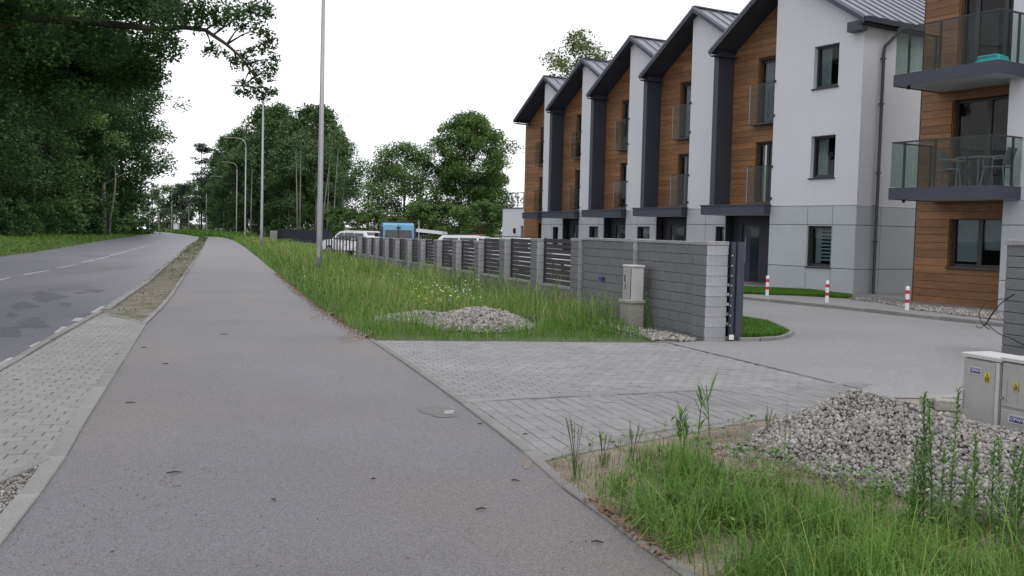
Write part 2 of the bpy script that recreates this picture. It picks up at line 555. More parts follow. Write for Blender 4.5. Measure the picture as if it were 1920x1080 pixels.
kerb_path = holder('path_kerb')
stones(kerb_path, PL[6:][::-1], 1.0, .13, .036, M['kerb'], side=.065)
stones(kerb_path, PL[:7][::-1], 1.0, .09, .045, M['kerb'], side=.045, maxn=110)
kerb_r = holder('driveway_kerb')
stones(kerb_r, [Vector((1.3,3.4,0))]+PR[:9], 1.0, .08, .035, M['kerb_dark'], side=-.04)
kerb_road = holder('road_kerb')
stones(kerb_road, gps([(205,592),(190,583),(230,556),(270,530),(300,504),(330,480),(352,462),(372,449)])[1:], 1.0, .16, .05, M['kerb'], side=-.08, maxn=120)
# old damp stains on the carriageway
for i, (px, py, rx, ry) in enumerate(((88,556,1.5,.32),(45,573,.9,.22),(62,606,.9,.2),(12,622,.7,.22),(125,571,.4,.10),(178,545,.5,.2),(150,549,.25,.12),(22,590,.4,.08))):
    c = gp(px,py)
    rr_ = random.Random(i+60)
    mb = MB()
    n_ = 60
    ca, sa = math.cos(2.05), math.sin(2.05)
    pts = []
    for k in range(n_):
        a = 2*math.pi*k/n_
        s_ = 1+.22*math.sin(3*a+i)+.13*math.sin(7*a+2*i)+.09*math.sin(15*a+i)+rr_.uniform(-.05,.05)
        x_, y_ = rx*s_*math.cos(a), ry*s_*math.sin(a)
        pts.append((c.x+x_*ca-y_*sa, c.y+x_*sa+y_*ca, .002+.0004*i))
    mb.add(pts, [tuple(range(n_))])
    tag(mb.build('road_stain', M['stain']), kind='structure')
# dashes
lines = holder('road_marking')
def dash(pts):
    mb_ = MB()
    mb_.add([(q[0],q[1],.005) for q in gps(pts)], [(0,1,2,3)])
    o = mb_.build('dash', M['marking'], lines)
    if o.data.polygons[0].normal.z < 0:
        o.data.flip_normals()
for d in [[(-10,529),(22,521),(22,519.3),(-10,526)],[(45,516.5),(94,508.3),(93,506),(44,514)],[(107,504.5),(144,497.7),(143,495.6),(106,502)],[(153,493.7),(178,488.6),(177,486.8),(152,491.6)],
          [(182,487.3),(204,482),(203,480.4),(181,485.4)],[(207,480),(225,475.5),(224,474.2),(206,478.4)],[(227,475),(242,471),(241,469.9),(226,473.6)],[(244,469.8),(258,466),(257,465),(243,468.6)],
          [(261,465.2),(277,461),(276,460.1),(260,464.1)],[(279,459.8),(284,458.4),(283.4,457.7),(278.5,459)],[(287,457.5),(305,452.8),(304,452.1),(286.5,456.6)],[(308,451.8),(328,447.5),(327,446.9),(307,451)],[(331,446.8),(347,443.6),(346,443.1),(330,446.1)]]:
    dash(d)
for d in [[(52,651),(72,641),(92,641),(76,651)],[(100,625),(116,612.5),(131,613),(116,626)],[(132,603),(142,596.2),(160,596.5),(148,603)],[(-6,684),(18,671),(40,671.5),(20,684)],[(168,587),(190,574),(199,574),(178,587)]]:
    dash(d)
for d in [[(331,481.5),(338,476.5),(341.5,476.5),(335,481.5)],[(345,470),(350,466),(353,466),(348.5,470)]]:
    dash(d)

# ---------------------------------------------------------------- paved bay on the left, driveway on the right
def clip(poly, region):
    out = [Vector((q[0],q[1])) for q in poly]
    n = len(region)
    for i in range(n):
        a, b = region[i], region[(i+1)%n]
        e = Vector((b[0]-a[0], b[1]-a[1])).normalized()
        def s_(q): return e.x*(q.y-a[1])-e.y*(q.x-a[0])
        new = []
        for j in range(len(out)):
            p_, q_ = out[j], out[(j+1)%len(out)]
            sp, sq = s_(p_), s_(q_)
            if sp >= 0: new.append(p_)
            if (sp >= 0) != (sq >= 0): new.append(p_+(q_-p_)*(sp/(sp-sq)))
        out = new
        if len(out) < 3: return None
    return out

def paver_mesh(poly, z0, z1, c, m, tilt=(0,0)):
    ctr = sum(poly, Vector((0,0)))/len(poly)
    n = len(poly)
    ins = [q+(ctr-q)*min(.4, c/max((q-ctr).length,.001)) for q in poly]
    vv = [(q.x,q.y,z0) for q in poly]+[(q.x,q.y,z1-c*.7) for q in poly]+[(q.x,q.y,z1) for q in ins]
    vv = [(x,y,z+(tilt[0]*(x-ctr.x)+tilt[1]*(y-ctr.y)) if z > z0 else z) for x,y,z in vv]
    ff = []
    for k in (0,n):
        ff += [(k+i,k+(i+1)%n,k+n+(i+1)%n,k+n+i) for i in range(n)]
    ff.append(tuple(range(2*n,3*n)))
    return vv, ff, ctr

def paving(parent, region, origin, ang, bx, by, gap, z0, z1, m, maxobj, stagger=.5, name='paver', ymax=99):
    """blocks laid in rows along direction ang, clipped to a convex region; the nearest become objects"""
    ca, sa = math.cos(ang), math.sin(ang)
    def to_l(q): return ((q[0]-origin[0])*ca+(q[1]-origin[1])*sa, -(q[0]-origin[0])*sa+(q[1]-origin[1])*ca)
    def to_w(x, y): return Vector((origin[0]+x*ca-y*sa, origin[1]+x*sa+y*ca))
    ls = [to_l(q) for q in region]
    ar = sum(region[i][0]*region[(i+1)%len(region)][1]-region[(i+1)%len(region)][0]*region[i][1] for i in range(len(region)))
    reg = region if ar > 0 else region[::-1]
    x0, x1 = min(q[0] for q in ls), max(q[0] for q in ls)
    y0, y1 = min(q[1] for q in ls), max(q[1] for q in ls)
    cells = []
    for j in range(math.floor(y0/by), math.ceil(y1/by)):
        off = (j % 2)*stagger*bx
        for i in range(math.floor(x0/bx)-1, math.ceil(x1/bx)+1):
            g = gap/2
            xa, xb, ya, yb = i*bx+off+g, (i+1)*bx+off-g, j*by+g, (j+1)*by-g
            c = clip([to_w(xa,ya),to_w(xb,ya),to_w(xb,yb),to_w(xa,yb)], reg)
            if c and len(c) >= 3:
                a_ = abs(sum(c[k].x*c[(k+1)%len(c)].y-c[(k+1)%len(c)].x*c[k].y for k in range(len(c))))/2
                if a_ > .15*bx*by:
                    cells.append(c)
    cells.sort(key=lambda c: sum(q.length for q in c)/len(c))
    inframe = lambda c: abs(c[0].x/max(c[0].y,.1)) < .55 and c[0].y > 4.9
    near = [c for c in cells if inframe(c)][:maxobj]
    ids = set(id(c) for c in near)
    for c in near:
        vv, ff, ctr = paver_mesh(c, z0, z1+random.uniform(-.003,.003), .006, m, (random.uniform(-.012,.012), random.uniform(-.012,.012)))
        MB().add([(x-ctr.x,y-ctr.y,z) for x,y,z in vv], ff).build(name, m, parent, loc=(ctr.x,ctr.y,0))
    mb_ = MB()
    for c in cells:
        if id(c) not in ids and c[0].y < ymax:
            vv, ff, ctr = paver_mesh(c, z0, z1+random.uniform(-.003,.003), .006, m, (random.uniform(-.01,.01), random.uniform(-.01,.01)))
            mb_.add(vv, ff)
    if mb_.v:
        tag(mb_.build(name+'s', m, parent), kind='stuff')

bay_px = [(-30,905),(0,905),(97,862),(130,800),(166,741),(206,676),(222,650)]
bay_reg = gps([(0,703),(95,645),(188,590),(268,609),(236,660),(165,742),(97,860),(-150,965),(-260,860)])
bay = holder('paved_bay')
mb = MB(); mb.add([(q.x,q.y,.004) for q in gps([(0,692),(95,636),(188,585),(272,609),(236,668),(165,745),(95,863),(-165,975),(-280,860)])], [tuple(range(9))])
o = mb.build('joint_bed', M['bay_joint'], bay)
if o.data.polygons[0].normal.z < 0: o.data.flip_normals()
road_dir = math.atan2(RR[7].y-RR[9].y, RR[7].x-RR[9].x)
paving(bay, [(q.x,q.y) for q in gps([(0,701),(95,643),(189,590),(273,610),(98,863),(-150,968),(-280,860)])], (-6,10.), road_dir+math.pi/2, .2, .15, .006, 0, .026, M['bay_paver'], 290)
edging = holder('bay_edging')
stones(edging, gps([(-150,972),(0,908),(92,866)]), .8, .07, .034, M['kerb'])
stones(edging, gps([(-60,728),(0,694),(95,637),(188,585)]), .8, .10, .03, M['kerb_dark'])
stones(edging, gps([(192,590),(230,597),(268,609)]), .8, .07, .036, M['kerb'])

court = holder('driveway')
divl = [(866,757),(966,749),(1081,742),(1240,736),(1500,727)]
zoneB = gps([(880,766),(1240,740),(1500,730),(1700,722),(1500,777),(1444,788),(1370,795),(1315,799),(1252,808),(1207,813),(1155,826),(1098,843),(1048,857),(1006,870),(955,828)])
zoneA = gps([(694,640.5),(1250,645),(1420,686),(1565,722),(1590,727),(1500,725),(1240,733),(1081,739.5),(966,746),(868,754),(766,687)])
bed = gps([(692,639),(1240,642.5),(1330,640),(1600,735),(1720,724),(1500,780),(1444,790),(1370,797),(1315,801),(1252,810),(1207,815),(1155,828),(1098,845),(1048,859),(1004,872),(955,829),(877,769),(766,689)])
mb = MB(); mb.add([(q.x,q.y,.002) for q in bed], [tuple(range(len(bed)))])
o = mb.build('joint_bed', M['joint'], court)
if o.data.polygons[0].normal.z < 0: o.data.flip_normals()
pdir = math.atan2(PR[8].y-PR[4].y, PR[8].x-PR[4].x)
hullB = [(q.x,q.y) for q in gps([(873,759),(1500,728),(1640,723),(1500,777),(1444,788),(1006,870)])]
paving(court, hullB, (.2,7.), pdir, .19, .128, .007, 0, .024, M['paver'], 190)
hullA = [(q.x,q.y) for q in gps([(695,641),(1250,645.5),(1420,687),(1565,723),(1500,726.5),(866,756.5)])]
paving(court, hullA, (.2,7.), pdir+math.pi/2, .17, .125, .008, 0, .022, M['paver'], 110)
stones(court, gps(divl+[(1620,722.5)]), 1.0, .12, .0255, M['paver'], name='edging_stone')
stones(court, gps([(1004,871),(1048,858),(1098,844),(1155,827),(1207,814),(1252,809),(1315,799.5),(1370,796),(1444,789),(1500,778),(1560,766)]), .6, .09, .034, M['kerb'], name='edging_stone')
# courtyard beyond the seam: paving too far off to show its blocks
cpts = gps([(1256,645.5),(1310,642),(1388,642),(1445,641),(1478,634),(1487,627),(1466,617),(1440,605),(1392,597),(1380,585),(1300,560),(1200,545)]) + [Vector((-.3,23.6,0)), Vector((-2.6,29.6,0)), Vector((-8,45,0)), Vector((-16,62,0)), Vector((-2,66,0)), Vector((-1.0,46,0)), gp(1388,559), gp(1550,575), gp(1700,592), gp(1870,609), gp(2300,660), gp(2400,800), gp(1800,752), gp(1640,748), gp(1606,731), gp(1565,722.5), gp(1420,686.5)]
sheet('courtyard', cpts, .02, M['court'])
mb = MB()
seam = gps([(1244,644),(1330,665),(1420,686),(1565,722),(1610,733)])
for a, b in zip(seam[:-1], seam[1:]):
    d = (b-a).normalized(); n_ = Vector((-d.y,d.x,0))*.008
    mb.add([(a+n_).to_tuple(), (b+n_).to_tuple(), (b-n_).to_tuple(), (a-n_).to_tuple()], [(0,3,2,1)])
for i in range(len(mb.v)): mb.v[i] = (mb.v[i][0], mb.v[i][1], .0285)
o = mb.build('seam', M['black'], court)
# damp patch and puddle on the path beside the kerb
def blob(name, px, py, rx, ry, z, m, label=None, seed=1):
    rr_ = random.Random(seed)
    c = gp(px,py)
    pts = []
    for k in range(22):
        a = 2*math.pi*k/22
        s_ = 1+.25*math.sin(2*a+seed)+rr_.uniform(-.12,.12)
        pts.append((c.x+rx*s_*math.cos(a), c.y+ry*s_*math.sin(a), z))
    mb_ = MB(); mb_.add(pts, [tuple(range(22))])
    o_ = mb_.build(name, m)
    return tag(o_, kind='structure')
blob('damp_patch', 822, 775, .17, .26, .0195, M['damp'], seed=3)
blob('puddle', 842, 777, .06, .085, .0225, M['puddle'], seed=5)

# pavement in front of the houses
walk = [gp(1388,562.5), gp(1550,578.5), gp(1700,595.5), gp(1870,613.5), gp(2200,655)]
back = [Vector((14.5,18,0)), Vector((13,24,0)), Vector((11.5,33,0)), Vector((4.5,36,0)), Vector((-1,56,0)), Vector((-3,56,0))]
mb = MB(); mb.prism_z([(q.x,q.y) for q in walk+back+[Vector((-1.6,46,0))]], -.1, .085)
tag(mb.build('pavement', M['court']), kind='structure')
walk_kerb = holder('pavement_kerb')
stones(walk_kerb, [Vector((-1.6,46,0))]+walk, 1.0, .12, .10, M['kerb'], side=.05)
sheet('gravel_strip', [gp(1588,560), gp(1640,566), gp(1720,580), gp(1880,598), gp(1900,588), gp(1715,571), gp(1603,555)], .09, M['gravel_bed'])
isl = gps([(1386,640),(1440,639.5),(1476,633),(1480,628),(1464,620),(1440,608),(1392,600),(1375,600)])
mb = MB(); mb.prism_z([(q.x,q.y) for q in isl], -.05, .035)
tag(mb.build('planting_island', M['ground']), kind='structure')
ik = holder('island_kerb')
stones(ik, gps([(1386,642),(1440,641.5),(1465,638),(1480,633),(1486,627),(1466,618),(1440,606)]), .35, .08, .08, M['kerb'])
# bare bank in the foreground
bank = [gp(1004,873), gp(1048,859), gp(1098,845), gp(1155,828), gp(1207,815), gp(1315,801), gp(1444,790), gp(1500,780), gp(1600,752), gp(1760,742), gp(2100,750), Vector((7,4,0)), Vector((4,2.4,0)), Vector((1.6,2.4,0)), Vector((1.3,3.4,0))] + PR[:5]
sheet('bank', bank, .012, M['sand'])
sheet('lot', [gp(692,638), gp(1235,642), gp(1318,640), gp(1000,570), gp(847,536), gp(732,511), gp(662,496), gp(600,470), gp(434,448), *PR[9:16][::-1]], -.01, M['ground'])
sheet('gravel_strip', gps([(1225,640),(1250,643),(1318,641),(1230,622),(1140,604),(1000,574),(990,580),(1100,612)]), -.004, M['gravel_bed'])

# ---------------------------------------------------------------- fence of blocks and slats
FD = Vector((-.336,.942,0)).normalized()
FA = math.atan2(FD.y, FD.x)
F0 = (3.09,15.30,0)
fence = thing('block_fence', 'grey concrete block fence with dark slat panels between its pillars, along the tall grass', 'fence', F0, FA)
PD = [.0,2.59,5.12,7.53,9.85,12.06,14.26,16.43,18.57,20.5,22.48,24.38,26.26,27.96,30.06]
CH, TOP, PW = .165, 1.54, .40
bcount = [0]
far_blocks = MB()
bmesh_cache = {}
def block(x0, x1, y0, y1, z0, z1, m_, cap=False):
    """one block: its long faces darker, its ends pale"""
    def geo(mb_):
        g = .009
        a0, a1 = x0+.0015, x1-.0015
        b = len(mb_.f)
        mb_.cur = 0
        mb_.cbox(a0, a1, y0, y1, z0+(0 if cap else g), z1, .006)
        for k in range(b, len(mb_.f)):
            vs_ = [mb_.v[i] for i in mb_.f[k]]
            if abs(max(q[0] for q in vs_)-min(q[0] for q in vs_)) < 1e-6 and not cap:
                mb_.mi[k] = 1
    if bcount[0] < 300 or cap:
        if not cap: bcount[0] += 1
        mb_ = MB(); geo(mb_)
        c = ((x0+x1)/2, (y0+y1)/2, z0)
        mb_.v = [(q[0]-c[0], q[1]-c[1], q[2]-c[2]) for q in mb_.v]
        key = (round(x1-x0,3), round(y1-y0,3), round(z1-z0,3), cap)
        nm = 'coping' if cap else 'block'
        if key in bmesh_cache:
            o_ = link(nm, bmesh_cache[key], fence)
        else:
            o_ = mb_.build(nm, m_, fence)
            bmesh_cache[key] = o_.data
        o_.location = (c[0], c[1]+random.uniform(-.004,.004), c[2])
    else:
        geo(far_blocks)
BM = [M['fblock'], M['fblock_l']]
core = MB()
slat_me = {}
DROP = [0,0,.03,.07,.10,.20,.22,.24,.26,.28,.29,.30,.31,.33,.34]
TOP0 = TOP
for i, d in enumerate(PD):
    TOP = TOP0-DROP[i]
    z1 = TOP
    while z1 > -.05:
        z0 = max(z1-CH, -.12)
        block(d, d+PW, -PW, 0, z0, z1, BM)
        z1 -= CH
    MB().box(d+.004, d+.0115, -PW+.02, -.02, -.1, TOP-.005).build('mortar_strip', M['conc'], fence)
    core.box(d+.012, d+PW-.012, -PW+.012, -.012, -.1, TOP-.005)
    block(d-.008, d+PW+.008, -PW-.008, .008, TOP+.002, TOP+.062, [M['fcap']], cap=True)
    if i == len(PD)-1: break
    x0, x1 = d+PW, PD[i+1]
    solid = i < 2
    wt = TOP if solid else .45
    z1 = wt
    row = 0
    while z1 > -.05:
        z0 = max(z1-CH, -.12)
        L_ = .39
        xs = [x0] + [q for q in np.arange(x0+(.195 if row % 2 else .39), x1-.05, L_)] + [x1]
        for a, b in zip(xs[:-1], xs[1:]):
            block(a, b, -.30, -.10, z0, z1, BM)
        z1 -= CH
        row += 1
    core.box(x0, x1, -.288, -.112, -.1, wt-.005)
    block(x0+.01, x1-.01, -.315, -.085, wt+.002, wt+.05, [M['fcap']], cap=True)
    if not solid:
        n = 9 if i < 5 else 8
        pit = (TOP+.04-.50)/n
        for k in range(n):
            z = .51+k*pit
            key = round(x1-x0,2)
            if key not in slat_me:
                o_ = MB().box(0, key-.05, -.012, .012, 0, .092).build('slat', M['slat'], fence)
                slat_me[key] = o_.data
            else:
                o_ = link('slat', slat_me[key], fence)
            o_.location = (x0+.025, -.2, z)
        for xx in (x0+.005, x1-.04):
            MB().box(xx, xx+.035, -.225, -.175, .505, TOP+.04).build('slat_post', M['slat'], fence)
core.build('wall_core', M['mortar'], fence)
if far_blocks.v:
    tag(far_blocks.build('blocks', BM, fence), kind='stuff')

def fpt(x, y, z=0):
    """a point in the fence's own axes"""
    n_ = Vector((-FD.y, FD.x, 0))
    return Vector(F0)+FD*x+n_*y+Vector((0,0,z))

# sliding gate pushed open behind the fence, seen end on
gate = thing('sliding_gate', 'dark sliding gate standing open end on against the fence end pillar', 'gate', fpt(-.06,-.42), FA)
MB().box(-.03,.03,-.06,.0,0,1.60).build('guide_post', M['anth'], gate)
MB().box(-.07,.0,-.2,-.075,.03,1.60).build('end_frame', M['anth'], gate)
for k in range(9):
    MB().box(.04,4.4,-.17,-.12,.12+k*.16,.23+k*.16).build('slat', M['slat'], gate)
MB().box(.002,4.4,-.16,-.13,.05,.12).build('bottom_rail', M['anth'], gate)
MB().box(-.05,-.032,-.065,.02,.03,.11).build('foot_plate', M['wpaint'], gate)
for k in range(8):
    MB().box(-.036,-.03,.0,.012,.25+k*.16,.27+k*.16).build('gap_light', M['wpaint'], gate)  # white chips painted in for light showing through the slat gaps

# right hand gate pillar
pil = thing('gate_pillar', 'grey block gate pillar with pale coping at right edge of the drive', 'pillar', (7.30,14.22,0), FA)
pc = MB()
for k in range(10):
    z0 = k*.165
    o_ = MB().cbox(-2.2,0,-.4,0,z0+.012,z0+.165,.008).build('block', [M['fblock']], pil)
pc.box(-2.19,-.012,-.388,-.012,0,1.64).build('wall_core', M['mortar'], pil)
MB().cbox(-2.23,.03,-.43,.03,1.652,1.73,.01).build('coping', M['fcap'], pil)
# loose cables hanging from it
def cable(pts, r=.009):
    """a hanging cable through pixel/depth points"""
    out = []
    P_ = [Vector(q) for q in pts]
    for i in range(len(P_)-1):
        p0, p1, p2, p3 = P_[max(i-1,0)], P_[i], P_[i+1], P_[min(i+2,len(P_)-1)]
        for t in np.linspace(0,1,7)[:-1]:
            out.append(.5*((2*p1)+(p2-p0)*t+(2*p0-5*p1+4*p2-p3)*t*t+(3*p1-p0-3*p2+p3)*t**3))
    out.append(P_[-1])
    return out
def at_depth(px, py, Y):
    d = fw + rt*((px-960)/FL) - up*((py-540)/FL)
    return Vector((0,0,CAM_H)) + d*(Y/d.y)
mb = MB()
for pts in ([(1903,551),(1885,560),(1866,562),(1846,570),(1836,588),(1843,608),(1856,618)],
            [(1903,552),(1880,566),(1862,585),(1850,604),(1838,615),(1830,611)],
            [(1900,553),(1874,572),(1856,597),(1846,612)],
            [(1850,607),(1872,625),(1895,634),(1925,650)]):
    mb.tube(cable([at_depth(x,y,13.75) for x,y in pts]), .0065, 5)
tag(mb.build('loose_cables', M['black']), 'thin black cables dangling in loops from right gate pillar', 'cable')

# blue fitting on the fence wall
mb = MB(); mb.box(0,.13,0,.06,0,.055); mb.box(.13,.19,.01,.045,.01,.045)
o = mb.build('pipe_fitting', M['bluetape'], loc=fpt(4.0,-.095,.76), rotz=FA)
tag(o, 'small blue plastic fitting sticking out of the grey block wall', 'fitting')

# meter cabinet in front of the wall
mc = thing('meter_cabinet', 'pale grey meter cabinet on a concrete base in front of block wall', 'cabinet', (2.20,17.25,0), FA)
MB().cbox(-.17,.21,-.12,.17,-.05,.46,.01).build('base', M['conc'], mc)
MB().cbox(-.20,.24,-.15,.20,.46,.51,.01).build('base_slab', M['conc'], mc)
MB().cbox(-.15,.19,-.11,.13,.51,1.10,.01).build('body', M['cab_top'], mc)
MB().cbox(-.165,.205,-.125,.15,1.10,1.135,.01).build('lid', M['cab_top'], mc)
dr = MB().cbox(-.12,.17,.13,.148,.54,1.07,.006).build('door', M['cab'], mc)
MB().box(.03,.10,.149,.154,.83,.95).build('meter_window', M['carglass'], dr)
MB().box(.022,.03,.149,.156,.82,.96).build('window_trim', M['wpaint'], dr)
MB().box(.05,.075,.149,.153,.70,.79).build('lock', M['frame'], dr)
MB().box(-.132,-.124,.131,.14,.54,1.07).build('door_seal', M['frame'], mc)

# electricity cabinets by the gravel heap
ex = Vector((.325,-.946,0)).normalized()
EA = math.atan2(ex.y, ex.x)
def text_mesh(body, size, m_, parent, loc, rot):
    cu = bpy.data.curves.new('lettering','FONT')
    cu.body = body; cu.size = size; cu.align_x = 'CENTER'; cu.align_y = 'CENTER'
    cu.extrude = .0006
    to = bpy.data.objects.new('tmp', cu)
    col.objects.link(to)
    dg = bpy.context.evaluated_depsgraph_get()
    me = bpy.data.meshes.new_from_object(to.evaluated_get(dg))
    bpy.data.objects.remove(to)
    me.name = 'lettering'
    me.materials.clear(); me.materials.append(m_)
    o_ = link('lettering', me, parent)
    o_.location = loc
    o_.rotation_euler = rot
    return o_
def sticker(parent, x, z, y, s):
    """yellow warning sticker with a black triangle and flash"""
    st = MB().box(x-s*.5,x+s*.5,y-.002,y,z-s*.72,z+s*.72).build('warning_sticker', M['plate_yellow'], parent)
    t_ = MB()
    t_.prism_y([(x-s*.42,z-s*.12),(x+s*.42,z-s*.12),(x,z+s*.62)], y-.0035, y-.002)
    o_ = t_.build('triangle', M['black'], st)
    t_ = MB()
    t_.prism_y([(x-s*.25,z-.02*s),(x+s*.25,z-.02*s),(x,z+s*.42)], y-.005, y-.0035)
    t_.build('triangle_inside', M['plate_yellow'], st)
    t_ = MB()
    t_.prism_y([(x-.03*s,z+.0*s),(x+.07*s,z+.16*s),(x+.0*s,z+.16*s),(x+.05*s,z+.32*s),(x-.08*s,z+.13*s),(x-.01*s,z+.13*s)], y-.0062, y-.005)
    t_.build('flash', M['black'], st)
    t_ = MB()
    for k in range(3):
        t_.box(x-s*.40,x+s*.40,y-.0035,y-.002,z-s*(.26+.16*k),z-s*(.18+.16*k))
    t_.build('printed_lines', M['black'], st)
def name_plate(parent, x, z, y, w_, h_):
    pl_ = MB().box(x-w_*.6,x+w_*.6,y-.004,y,z-h_*.75,z+h_*.75).build('plate_holder', M['cab_top'], parent)
    MB().box(x-w_*.5,x+w_*.5,y-.006,y-.004,z-h_*.5,z+h_*.5).build('name_plate', M['plate_blue'], pl_)
    text_mesh('EOPWN', h_*.92, M['plate_white'], pl_, (x,y-.0068,z), (R(90),0,0))
e0 = Vector((3.62,7.62,0))
c1 = thing('electricity_cabinet', 'tall grey electricity cabinet with one plain door beside gravel heap', 'cabinet', e0, EA)
MB().cbox(0,.375,0,.26,-.05,.775,.006).build('body', M['cab'], c1)
MB().cbox(-.015,.39,-.015,.28,.783,.815,.006).build('lid', M['cab_top'], c1)
d1 = MB().cbox(.012,.33,-.012,.004,.08,.765,.005).build('door', M['cab'], c1)
MB().cbox(.335,.37,-.016,.0,.03,.775,.004).build('corner_strip', M['cab_top'], c1)
name_plate(d1, .135, .685, -.0125, .105, .038)
sticker(d1, .255, .645, -.0125, .055)
MB().cbox(.0,.03,-.03,-.013,.38,.52,.004).build('handle', M['cab_top'], c1)
e1 = e0+ex*.382
c2 = thing('electricity_cabinet', 'wide grey electricity cabinet with an upper and a lower door, at right edge', 'cabinet', e1, EA)
MB().cbox(0,.80,-.0,.27,-.05,.79,.006).build('body', M['cab'], c2)
MB().cbox(-.004,.82,-.02,.29,.80,.83,.006).build('lid', M['cab_top'], c2)
for z0, z1 in ((.46,.785),(.06,.435)):
    d_ = MB().cbox(.015,.785,-.014,.002,z0,z1,.005).build('door', M['cab'], c2)
    for k in range(7):
        MB().box(.06+k*.1,.068+k*.1,-.0185,-.0145,z0+.03,z0+.20).build('rib', M['cab'], d_)
    sticker(d_, .15, z0+.16, -.0195, .045)
    if z0 < .2: name_plate(d_, .17, z1-.06, -.0145, .13, .042)
    MB().tube([(.03,-.014,z0+.06),(.03,-.03,z0+.06)], .012, 8).build('lock', M['steel'], d_)
# broken kerb pieces behind the heap
for i, (px, py, L_, a, hh) in enumerate(((1757,764,.34,.35,.10),(1783,772,.30,-.25,.10),(1772,757,.36,.2,.07))):
    q = gp(px,py)
    mb = MB().cbox(-L_/2,L_/2,-.07,.07,0,hh,.008)
    o = mb.build('concrete_block', M['conc'], loc=(q.x,q.y,.02), rotz=a)
    tag(o, ('left concrete kerb offcut lying behind the gravel heap','right concrete kerb offcut lying against the electricity cabinet','flat concrete offcut lying at the back behind the other two')[i], 'concrete block', 'kerb offcuts behind the gravel heap')

# bollards
bol = None
for i, (px, py, lb) in enumerate(((1438,560,'red and white bollard in front of the dark house entrance'),(1550,573,'red and white bollard below the end house window with blinds'),(1700,588,'red and white bollard beside the brown clad apartment building'))):
    q = gp(px,py)
    if bol is None:
        bol = thing('bollard', lb, 'bollard', (q.x,q.y,.06), 0, 'bollards along the pavement edge')
        parts = []
        parts.append((MB().tube([(0,0,0),(0,0,.56),(0,0,.585),(0,0,.6)],[.045,.045,.04,.02],14).build('post', M['wpaint'], bol, smooth=False), []))
        for z in (.20,.42):
            parts.append((MB().tube([(0,0,z),(0,0,z+.085)], .0475, 14).build('red_band', M['red'], bol), []))
        bol.scale = (1,1,.95)
    else:
        copy_thing(bol, parts, (q.x,q.y,.06), 0, lb)

# ---------------------------------------------------------------- street lamps
LH = 11.4
lamp_px = [((598,515),11.6,'street lamp pole standing nearest, running off the top of the picture'),((490,465),11.9,'second street lamp pole, its head just under the overhanging oak leaves'),((459,450),11.3,'third street lamp with curved arm, taller than the two beyond it'),((443,442),11.1,'fourth street lamp with curved arm, between two others at path bend'),((420,438),10.4,'fifth street lamp with curved arm, in front of the left end of the grove')]
lamp0 = None
la = math.atan2(-FD.y*.3-1, -1.0)
for i, (px, h, lb) in enumerate(lamp_px):
    q = gp(*px)
    rz = (0,0,0,0,0)[i]
    if lamp0 is None:
        lamp0 = thing('street_lamp', lb, 'street lamp', (q.x,q.y,0), 0, 'street lamps along the path')
        lp = []
        pole = MB().tube([(0,0,-.2),(0,0,1.2),(0,0,LH-1.0)],[.115,.105,.058],12).build('pole', M['galv'], lamp0, smooth=True)
        lp.append((pole, []))
        arc = [(0,0,LH-1.0)]+[(-.75*(1-math.cos(a)),0,LH-1.0+.95*math.sin(a)) for a in np.linspace(.15,1.45,8)]+[(-1.6,0,LH+.02)]
        arm = MB().tube(arc, [.055]*len(arc), 10).build('arm', M['galv'], lamp0, smooth=True)
        head = MB().cbox(-2.35,-1.5,-.12,.12,LH-.02,LH+.07,.02).build('lamp_head', M['galv'], lamp0)
        len_ = MB().box(-2.28,-1.75,-.09,.09,LH-.035,LH-.0205).build('lens', M['plate_white'], head)
        col_ = MB().cbox(-.13,.13,-.13,.13,-.05,.05,.02).build('base_flange', M['galv'], lamp0)
        door = MB().box(-.05,.05,-.118,-.10,.6,1.0).build('access_door', M['galv'], lamp0)
        lp += [(arm,[]),(head,[len_]),(col_,[]),(door,[])]
        lamp0.scale = (1,1,h/LH)
        lamp0.rotation_euler.y = R(.35)
    else:
        copy_thing(lamp0, lp, (q.x,q.y,0), 0, lb, (1,1,h/LH))
for i, (px, py, top, Y, lb) in enumerate(((387,437,362,190,'sixth lamp pole, thin, left of the curved arm lamps'),(354,434,383,205,'thin far pole over the bright patch of grass'),(322,430.5,378,200,'far pole left of the small white box'),(298,428.5,398,195,'far pole second from the left by the bend'),(281,427.5,391,190,'leftmost far pole beyond the road bend'),(785,446,414,75,'thin pale pole behind the parked cars'))):
    b = at_depth(px,py,Y); t_ = at_depth(px,top,Y)
    o = MB().tube([(0,0,-.6-b.z),(0,0,t_.z-b.z)],[.13 if Y > 100 else .05,.08 if Y > 100 else .045],8).build('lamp_pole', M['galv'] , loc=(b.x,b.y,b.z))
    tag(o, lb, 'pole', 'far poles' if Y > 100 else None)

# ---------------------------------------------------------------- row houses
TH = -1.0381
AX = Vector((math.cos(TH), math.sin(TH), 0))
AY = Vector((-AX.y, AX.x, 0))
B5 = Vector((8.196,30.80,0))
def unit_origin(k): return B5+(AX*-5.5677+AY*1.3538)*k

def minus(lo, hi, cuts):
    """intervals of lo..hi left over after the cuts"""
    out = [(lo,hi)]
    for a, b in cuts:
        new = []
        for p_, q_ in out:
            if b <= p_ or a >= q_: new.append((p_,q_)); continue
            if a > p_: new.append((p_,a))
            if b < q_: new.append((b,q_))
        out = new
    return out

def wall_holes(mb_, x0, x1, z0, z1, y0, y1, holes):
    """slab in the x, z plane from y0 to y1 with rectangular holes"""
    zs = sorted({z0,z1,*[h for q in holes for h in q[2:4] if z0 < h < z1]})
    for a, b in zip(zs[:-1], zs[1:]):
        c = (a+b)/2
        for p_, q_ in minus(x0, x1, [(h[0],h[1]) for h in holes if h[2] < c < h[3]]):
            mb_.box(p_, q_, y0, y1, a, b)

